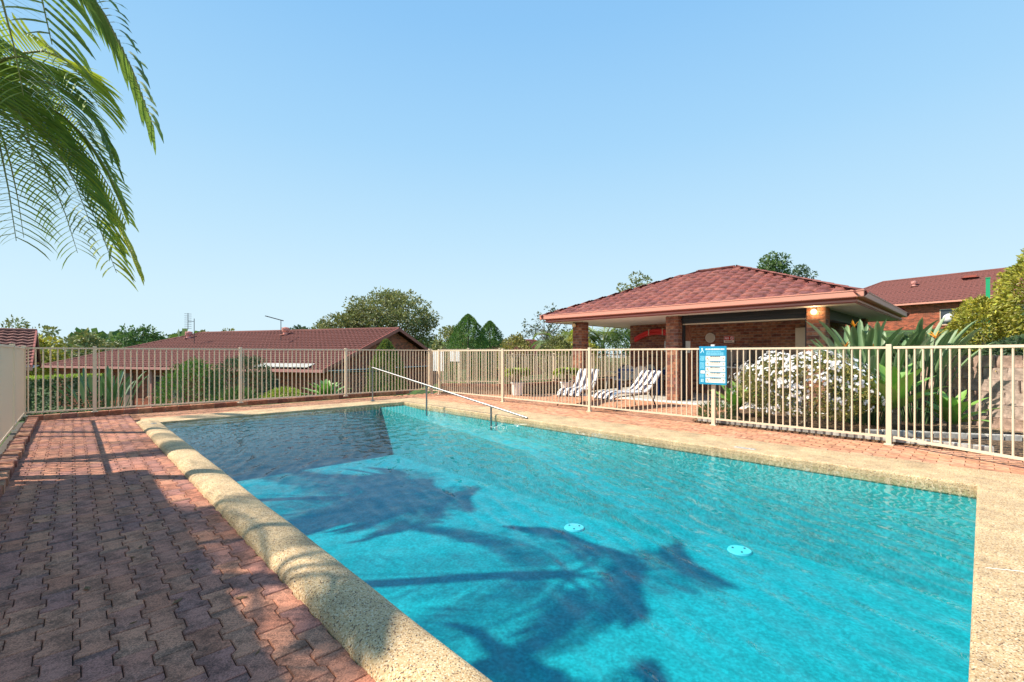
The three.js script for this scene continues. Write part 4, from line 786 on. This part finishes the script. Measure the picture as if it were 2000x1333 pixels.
{ // right-hand house up the slope
  const h = house('two coloured brick house up the slope beyond the golden hedge', [51.7, 5.8], THREE.MathUtils.degToRad(78), { L: 19.5, S: 5.2, eave: 5.75, ridge: 8.6, base: 1.0, hipA: false, hipB: true, tile: farTile(0.26, 0.09, 0.075) });
  h.win(7.0, 3.75, 1.7, 1.35); h.win(2.5, 3.75, 1.7, 1.35);
  mesh('lower_wall_band', uvm(span(0.54, 18.97, 1.0, 3.6, 0.52, 0.548)), M({ map: farBrick, color: rgb(1.0, 0.82, 0.66) }), h.t);
  mesh('downpipe', span(6.0, 6.12, 3, 5.7, 0.40, 0.52), mats.fascia, h.t);
  vent('pale turbine vent on the roof of the house up the slope', local(h, 11.3, h.roofY(3.4) + 0.05, 3.4), mats.pink);
  const lv = thing('low_roof_vent', 'flat dark red roof vent on the house up the slope', 'vent', local(h, 7.6, h.roofY(4.0) + 0.06, 4.0)); mesh('cap', boxb(0.8, 0.16, 0.8), mats.fasciaDark, lv); mesh('flashing', boxb(1.1, 0.03, 1.1, 0, -0.03, 0), mats.fasciaDark, lv);
}
{ // roofs seen far off between the conifers and the bottlebrush
  const h = house('distant house with red tiled roof behind the bottlebrush tree', [36.8, -27.6], THREE.MathUtils.degToRad(134), { L: 12, S: 5, eave: 1.05, ridge: 2.75, base: -2.5, hipA: true, hipB: true, tile: farTile(0.25, 0.07, 0.06) });
}
{ // unseen canopy, added to cast the straight-edged shade over the paving
  const t = thing('added_shade_canopy', 'unseen flat canopy on posts added to shade the paved deck', 'canopy', [0, 0, 0]);
  mesh('roof_deck', span(-2.75, -1.34, 2.66, 2.78, -8.0, 2.4), mats.soffit, t);
  mesh('edge_trim', [span(-1.338, -1.31, 2.62, 2.80, -8.03, 2.4), span(-2.75, -1.338, 2.62, 2.80, -8.03, -8.002)], mats.fascia, t);
  for (const z of [-7.6, -4.4, -1.2, 2]) for (const x of [-2.6, -1.5]) mesh('post', span(x - 0.045, x + 0.045, -0.1, 2.66, z - 0.045, z + 0.045), mats.cream, t);
}

// ---------------------------------------------------------------- garden bed behind the right fence
{
  struct('garden_soil', uvm(span(8.36, 12.6, -0.05, 0.03, -3.74, 1.6)), mats.soil);
  struct('gravel_bed', uvm(span(9.9, 12.4, 0.031, 0.045, -0.55, 2.4)), mats.gravel);
  const e = thing('bed_edging', 'row of small concrete edging blocks along the garden bed', 'edging', [8.42, 0, -3.7]);
  const eg = shiftUV(chamfered(0.08, 0.13, 0.19, 0.008), 3); for (let i = 0; i < 19; i++) { const b = mesh('block', pick(eg), mats.concrete, e); b.position.set(rr(-0.008, 0.008), -0.03, 0.1 + i * 0.2); b.rotation.y = rr(-0.06, 0.06); }
  const e2 = thing('bed_edging', 'row of grey edging blocks in front of the retaining wall gravel', 'edging', [8.55, 0, 0.05], Math.atan2(-0.62, 1.1) * -1);
  for (let i = 0; i < 14; i++) { const b = mesh('block', pick(eg), mats.concrete, e2); b.position.set(0.9 + rr(-0.01, 0.01), -0.02, -0.9 + i * 0.21); b.rotation.y = rr(-0.08, 0.08); }
  // azalea
  const az = shrub('azalea_bush', 'broad azalea bush covered in white flowers behind the pool fence', 'bush', [9.35, 0.0, -2.25], [0.85, 1.3, 1.15], leafMats.azalea, 15000, 0.045, { asp: 0.5, tone: 0.45 });
  const fs = [], petal = [];
  for (let cl = 0; cl < 260; cl++) {
    const u0 = inBall().normalize(); if (u0.y < -0.55) u0.y *= -1;
    if (u0.y < 0.1 && rnd() < 0.4) continue;
    for (let i = 0, m = 2 + Math.floor(rnd() * 8); i < m; i++) {
      const u = u0.clone().add(inBall(0.14)).normalize(), q = 0.95 + rr(0, 0.08) + 0.2 * nz(u.x * 3 + 9.35, u.y * 3, u.z * 3 - 2.25), c = V(u.x * 0.85 * q, 0.65 + u.y * 0.65 * q, u.z * 1.15 * q), turn = rnd() * 6, sz = rr(0.022, 0.036);
      const qn = new THREE.Quaternion().setFromUnitVectors(V(0, 0, 1), u.clone().add(inBall(0.7)).normalize());
      for (let k = 0; k < 5; k++) petal.push(blade(sz, sz * 0.9, -0.5, { segs: 2, fold: 0, base: 0.4, tip: 0.5 }).rotateX(0.45).rotateZ(turn + k * 1.2566).applyQuaternion(qn).translate(c.x, c.y, c.z));
    }
  }
  stuffPart('flowers', petal, leafMats.petal, az);
  agave('large lime green agave between the azalea and the corner post', [9.55, 0.3, -1.0], 0.85, 21);
  agave('low spreading agave in front of the retaining wall', [10.1, 0.08, -0.35], 0.62, 19);
  agave('agave at the pavilion side of the azalea bush', [9.6, 0.1, -3.45], 0.62, 24);
  strelitzia('bird of paradise plant in front of the pavilion corner pillar', [10.25, 0.02, -1.45], 54, 1.85, 0.62, 4);
  strelitzia('bird of paradise plant towering over the low agave', [11.0, 0.02, -0.85], 40, 1.8, 0.52, 3);
  shrub('grass_tuft', 'small grassy tuft at the end of the garden bed', 'plant', [8.75, 0.0, -3.5], [0.28, 0.3, 0.3], leafMats.green, 700, 0.16, { asp: 0.08, up: 1 });
  // retaining wall
  const w = thing('retaining_wall', 'stepped retaining wall of rough pinkish concrete blocks', 'wall', [11.9, 0.0, -0.75], -Math.atan2(2.9, -1.9) );
  const bg = Array.from({ length: 5 }, () => { const g = new THREE.BoxGeometry(0.34, 0.2, 0.22, 3, 2, 2), p = g.attributes.position; const o = rnd() * 50; for (let i = 0; i < p.count; i++) if (p.getZ(i) > 0) p.setXYZ(i, p.getX(i), p.getY(i), p.getZ(i) + 0.06 * nz(p.getX(i) * 7 + o, p.getY(i) * 9, o)); g.computeVertexNormals(); return uvm(g); });
  const bm = [[0.52, 0.35, 0.27], [0.58, 0.40, 0.31], [0.44, 0.30, 0.235], [0.55, 0.41, 0.33]].map((c) => M({ color: rgb(...c), map: grain, bumpMap: paverBump, bumpScale: 0.006, roughness: 1 }));
  for (let r = 0; r < 6; r++) for (let i = -1; i < 11; i++) { const b = mesh('block', pick(bg), pick(bm), w); b.position.set(i * 0.36 + (r % 2) * 0.18, 0.12 + r * 0.205, 0.12 - r * 0.045 + rr(-0.03, 0.03)); b.rotation.set(rr(-0.03, 0.03), rr(-0.12, 0.12), rr(-0.02, 0.02)); }
  // planting on the bank
  shrub('golden_hedge', 'tall golden clipped hedge at the top of the retaining wall', 'hedge', [13.95, 0.9, 1.0], [0.95, 2.65, 0.95], leafMats.gold, 16000, 0.085, { tone: 0.45 });
  shrub('golden_hedge', 'lower golden clipped hedge beside the globe lamp', 'hedge', [14.3, 0.8, 0.0], [0.85, 1.75, 0.6], leafMats.gold, 13000, 0.08, { tone: 0.45 });
  shrub('glossy_shrub', 'dark glossy shrub at the top of the retaining wall', 'bush', [12.7, 1.05, 0.75], [0.7, 0.55, 0.8], leafMats.dark, 3500, 0.09);
  shrub('leafy_shrub', 'leafy green shrub behind the low agave', 'bush', [12.3, 0.9, -0.75], [0.6, 0.8, 0.6], leafMats.green, 3000, 0.14, { asp: 0.2 });
  for (const [l, x, y, z] of [['yellow bromeliad hanging over the retaining wall', 11.45, 0.95, 0.25], ['small yellow bromeliad in a gap of the retaining wall', 11.75, 0.75, -0.35]]) { const b = thing('bromeliad', l, 'plant', [x, y, z]); for (let i = 0; i < 14; i++) { const q = mesh('leaf', blade(0.24, 0.05, 0.8), M({ color: rgb(0.75, 0.55, 0.03), side: THREE.DoubleSide, roughness: 0.5, vertexColors: true }), b); q.rotation.y = i * 2.4; q.rotateX(0.4 + 0.05 * i); } }
  // lamps and post on the slope
  const gl = thing('garden_lamp', 'white globe lamp on a green pole in front of the golden hedge', 'lamp', [16.6, 0.4, -0.62]); mesh('pole', bar(V(0, 0, 0), V(0, 1.68, 0), 0.035, 10), M({ color: rgb(0.02, 0.16, 0.12), roughness: 0.4 }), gl); mesh('globe', new THREE.SphereGeometry(0.13, 20, 14).translate(0, 1.8, 0), mats.white, gl); mesh('collar', new THREE.CylinderGeometry(0.06, 0.05, 0.06, 14).translate(0, 1.68, 0), mats.dark, gl);
  const gp = thing('green_post', 'bright green square post standing behind the golden hedge', 'post', [30.0, 1.6, 0.15]); mesh('post', boxb(0.14, 3.1, 0.14), M({ color: rgb(0.02, 0.36, 0.16), roughness: 0.4 }), gp); mesh('cap', boxb(0.17, 0.04, 0.17, 0, 3.1, 0), M({ color: rgb(0.02, 0.30, 0.13) }), gp);
}

// ---------------------------------------------------------------- planting beyond the far fence
{
  const g = (x, z) => gy(x, z);
  const hb = (() => { const t = thing('clipped_hedge', 'box clipped green hedge with its sunlit top painted in lime leaves', 'hedge', [-0.5, g(-0.5, -21.5), -21.4], 0.75), sp = [], tp = []; for (let i = 0; i < 9000; i++) { const top = rnd() < 0.25, x = rr(-1.6, 1.6), z = top ? rr(-0.5, 0.5) : rnd() < 0.75 ? 0.5 : -0.5, y = top ? 1.42 : rr(0, 1.42); const p = V(x + rr(-0.04, 0.04), y + rr(-0.03, 0.03), z + rr(-0.06, 0.06)); p.dir = V(0, top ? 1 : 0.3, top ? 0 : Math.sign(z)); (top ? tp : sp).push(p); } mesh('foliage', leafCloud(sp, 0.09), leafMats.dark, t); mesh('sunlit_top', leafCloud(tp, 0.1), leafMats.lime, t); return t; })();  // sunlight on the hedge top is put into the lime leaf colour
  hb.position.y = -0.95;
  strelitzia('bird of paradise clump beyond the far fence beside the clipped hedge', [0.75, g(0.8, -17.6), -18.2], 34, 1.75, 0.75, 0).position.y = -0.95;
  shrub('round_conifer', 'dark rounded conifer bush in front of the long house', 'bush', [3.0, -1.6, -19.0], [1.1, 2.75, 1.1], leafMats.conifer, 8000, 0.1, { asp: 0.3, up: 0.8 });
  shrub('round_conifer', 'darker rounded conifer bush touching its neighbour in front of the long house', 'bush', [4.35, -1.5, -18.2], [1.15, 2.8, 1.1], leafMats.dark, 8000, 0.1, { asp: 0.3, up: 0.8 });
  shrub('lime_shrub', 'bright lime green shrub behind the far fence', 'bush', [4.9, -0.75, -15.6], [0.7, 0.95, 0.6], leafMats.lime, 5000, 0.07);
  shrub('grassy_plant', 'grassy green plant in front of the dark conifer bushes', 'plant', [3.7, -0.7, -16.3], [0.6, 0.75, 0.5], leafMats.green, 1100, 0.35, { asp: 0.07, up: 1 });
  agave('spiky pale green agave beyond the far fence', [6.0, -0.35, -15.0], 0.85, 30);
  conifer('golden_conifer', 'bright green pointed conifer before the brick gable', [8.1, -0.6, -14.9], 2.35, 0.75, leafMat(0.17, 0.23, 0.03), 9000);
  conifer('dark_conifer', 'broad deep green conifer behind the fence', [12.1, -0.1, -15.2], 3.0, 1.15, leafMats.conifer, 14000);
  conifer('dark_conifer', 'narrower deep green conifer beside the broad one', [13.5, -0.1, -15.4], 2.8, 0.95, leafMats.conifer, 10000);
  tree('gum_tree', 'large olive green tree rising behind the gable of the long house', [22.6, -3.2, -40.5], { crownY: 7.6, rad: [4.2, 2.9, 4.2], k: 120, per: 150, cr: 1.0, leaf: 0.3, trunkR: 0.3, limbs: 26, mat: leafMats.olive });
  tree('gum_tree', 'smaller olive tree left of the large one behind the long roof', [18.4, -3.2, -42.5], { crownY: 6.4, rad: [2.2, 1.5, 2.2], k: 50, per: 130, cr: 0.8, leaf: 0.28, trunkR: 0.2, limbs: 14, mat: leafMats.olive });
  tree('bottlebrush_tree', 'sparse bottlebrush tree with bare grey limbs beside the pavilion eave', [17.2, -0.2, -15.4], { crownY: 2.85, rad: [1.5, 1.15, 1.5], k: 30, per: 34, cr: 0.32, leaf: 0.15, trunkR: 0.09, limbs: 24, mat: leafMats.grey, lean: 0.2 });
  for (const [l, x, z, r, m] of [['loose olive shrub behind the planter fence', 13.6, -11.6, 0.75, leafMats.olive], ['yellowish shrub behind the planter fence near the brick pillar', 15.4, -12.0, 0.95, leafMats.gold], ['low reddish green shrub behind the planter fence corner', 11.4, -11.6, 0.7, leafMats.azalea], ['deep green shrub behind the pavilion wall end', 17.5, -11.6, 1.0, leafMats.green]]) shrub('garden_shrub', l, 'bush', [x, 0.2, z], [r, 1.35 + r * 0.6, r], m, 3200, 0.11);
  palm('young bright palm behind the pavilion pillar', [18.2, 0.1, -12.6], 1.7, 1.9, [...around(7, 0.2, [0.7, 1.0], [0.7, 1.0]), ...around(5, 0.6, [1.2, 1.6], [0.8, 1.1])]);
  palm('golden green palm left of the pavilion pillar', [16.6, 0.1, -13.6], 1.2, 1.8, [...around(7, 0.5, [0.7, 1.0], [0.7, 1.0]), ...around(4, 0.9, [1.2, 1.6], [0.8, 1.1])]);
  tree('leafy_tree', 'leafy tree rising behind the pavilion roof', [33.2, 1.4, -9.6], { crownY: 5.3, rad: [0.75, 1.15, 0.75], k: 34, per: 90, cr: 0.4, leaf: 0.2, trunkR: 0.12, mat: leafMats.green });
  tree('leafy_tree', 'small dark tree top beside the leafy tree behind the pavilion', [36.9, 1.6, -9.0], { crownY: 5.1, rad: [0.7, 0.9, 0.7], k: 14, per: 60, cr: 0.35, leaf: 0.2, trunkR: 0.1, mat: leafMats.dark });
  tree('leafy_tree', 'tree crown peeping over the left hip of the pavilion roof', [27, 0.5, -16], { crownY: 5.0, rad: [1.0, 1.0, 1.0], k: 20, per: 80, cr: 0.4, leaf: 0.2, trunkR: 0.12, mat: leafMats.olive });
  tree('leafy_tree', 'dark tree filling the gap under the pavilion eave', [22, 0.2, -12.6], { crownY: 2.2, rad: [1.8, 1.6, 1.8], k: 46, per: 90, cr: 0.5, leaf: 0.16, trunkR: 0.14, mat: leafMats.green });
  const far = [['tall hazy tree beyond the small low house', -14, -78, 8.6, 4.6, 'green'], ['bushy tree beyond the small low house', -4, -72, 5.6, 3.6, 'olive'], ['yellow green tree between the two houses', -2.5, -52, 4.4, 2.0, 'gold'], ['mid green tree between the two houses', 1.0, -58, 4.7, 2.6, 'olive'], ['grey green tree crown over the hip of the long roof', 6, -70, 5.6, 3.0, 'green'], ['small tree crown over the ridge near the turbine vent', 12, -60, 6.2, 1.8, 'olive'], ['low tree crown over the middle of the long ridge', 23, -62, 6.0, 2.4, 'green'], ['tree crown far off behind the slanting antenna', 19, -56, 6.3, 1.7, 'dark'], ['far tree right of the large olive tree', 34, -46, 5.8, 2.6, 'olive'], ['far tree behind the distant red roof', 48, -38, 5.4, 3.2, 'olive']];
  for (const [l, x, z, H, r, m] of far) tree('far_tree', l, [x, -3.4, z], { crownY: H, rad: [r, r * 0.75, r], k: 34, per: 70, cr: r * 0.26, leaf: 0.42, trunkR: 0.25, mat: leafMats[m], group: 'trees on the skyline' });
  // a dense belt of woodland far off
  const sp = []; for (let i = 0; i < 26000; i++) { const a = rr(-1.75, 0.75), R = rr(95, 150), h = (5 + 3.5 * nz(a * 9, 1) + 2 * nz(a * 30, 4)) * Math.sqrt(rnd()); sp.push(V(Math.sin(a) * R, -4 + h + (a > 0 ? 2.5 : 0), -Math.cos(a) * R)); }
  const wood = mesh('far_woodland', leafCloud(sp, 2.0, { asp: 0.8 }), leafMats.green); wood.userData = { kind: 'stuff', label: 'hazy belt of woodland along the horizon', category: 'woodland' };
  // potted cycads
  for (const [l, x, z] of [['potted cycad by the planter wall corner', 9.75, -9.85], ['potted cycad behind the striped lounger by the pillar', 11.0, -8.95]]) {
    const p = thing('potted_plant', l, 'plant', [x, 0, z]); mesh('pot', new THREE.LatheGeometry([[0.001, 0], [0.13, 0], [0.15, 0.02], [0.19, 0.36], [0.205, 0.37], [0.205, 0.41], [0.185, 0.41], [0.175, 0.36]].map((q) => new THREE.Vector2(...q)), 24), mats.white, p); mesh('soil', new THREE.CylinderGeometry(0.175, 0.17, 0.02, 18).translate(0, 0.35, 0), mats.soil, p); mesh('trunk', bar(V(0, 0.34, 0), V(0, 0.62, 0), 0.06, 9, 0.05), mats.trunk, p);
    for (let i = 0; i < 16; i++) { const [gg] = frond(0.5, 1.1, 0.9), f = mesh('frond', gg, leafMats.lime, p); f.position.y = 0.6; f.rotation.y = i * 2.4; f.rotateX(-0.25 + 0.03 * i); }
  }
  // timber screen by the clump
  const sc = thing('slat_screen', 'low grey timber slat screen in front of the long house', 'screen', [1.6, -1.7, -19.6], -0.45); for (let i = 0; i < 6; i++) mesh('slat', boxb(3.2, 0.11, 0.03, 1.6, 0.1 + i * 0.13, 0), M({ color: rgb(0.22, 0.21, 0.20), map: grain }), sc); for (const x of [0.1, 1.6, 3.1]) mesh('post', boxb(0.09, 1.0, 0.09, x, 0, -0.05), mats.dark, sc); mesh('capping', boxb(3.3, 0.04, 0.1, 1.6, 0.9, 0), mats.concrete, sc);
}
// chain-wire gate in front of the brick gable, hose on the gravel
{
  const t = thing('wire_gate', 'dark green chain wire gate below the pointed conifer', 'gate', [5.75, -0.55, -13.75], 0.05), W = 1.9, H = 1.25, w = [];
  const gm = M({ color: rgb(0.02, 0.05, 0.035), roughness: 0.5 });
  mesh('frame', [bar(V(0, 0, 0), V(0, H, 0), 0.025), bar(V(W, 0, 0), V(W, H, 0), 0.025), bar(V(0, H, 0), V(W, H, 0), 0.022), bar(V(0, 0.05, 0), V(W, 0.05, 0), 0.022)], gm, t);
  for (let i = -13; i < 20; i++) for (const s of [1, -1]) { const x0 = i * 0.1, a = s > 0 ? x0 : x0 + H; const p = [a, 0], q = [a + s * H, H]; const cl = (p0, p1) => { let t0 = 0, t1 = 1; const dx = p1[0] - p0[0]; for (const [e, k] of [[0, 1], [W, -1]]) { const f0 = k * (p0[0] - e), f1 = k * (p1[0] - e); if (f0 < 0 && f1 < 0) return null; if (f0 < 0) t0 = Math.max(t0, f0 / (f0 - f1)); if (f1 < 0) t1 = Math.min(t1, f0 / (f0 - f1)); } return t0 < t1 - 0.02 ? [t0, t1] : null; }; const r = cl(p, q); if (r) w.push(bar(V(p[0] + (q[0] - p[0]) * r[0], 0.05 + (H - 0.05) * r[0], s * 0.004), V(p[0] + (q[0] - p[0]) * r[1], 0.05 + (H - 0.05) * r[1], s * 0.004), 0.0035, 4)); }
  stuffPart('wire_mesh', w, gm, t);
  shrub('small_shrub', 'small leafy shrub beside the chain wire gate', 'bush', [7.3, -0.45, -13.6], [0.35, 0.75, 0.35], leafMats.green, 1800, 0.07);
  tag(mesh('garden_hose', tube([[9.3, 0.06, -0.1], [9.7, 0.065, 0.15], [10.0, 0.065, 0.05], [10.3, 0.07, 0.4], [10.0, 0.07, 0.75], [9.6, 0.07, 0.7], [9.5, 0.07, 1.2], [9.0, 0.06, 1.7]], 0.012, 90, 8), mats.black), 'black garden hose lying on the gravel by the retaining wall', 'hose');
}
scene.traverse((o) => { if (o.isMesh) o.castShadow = o.receiveShadow = true; });
renderer.render(scene, camera);
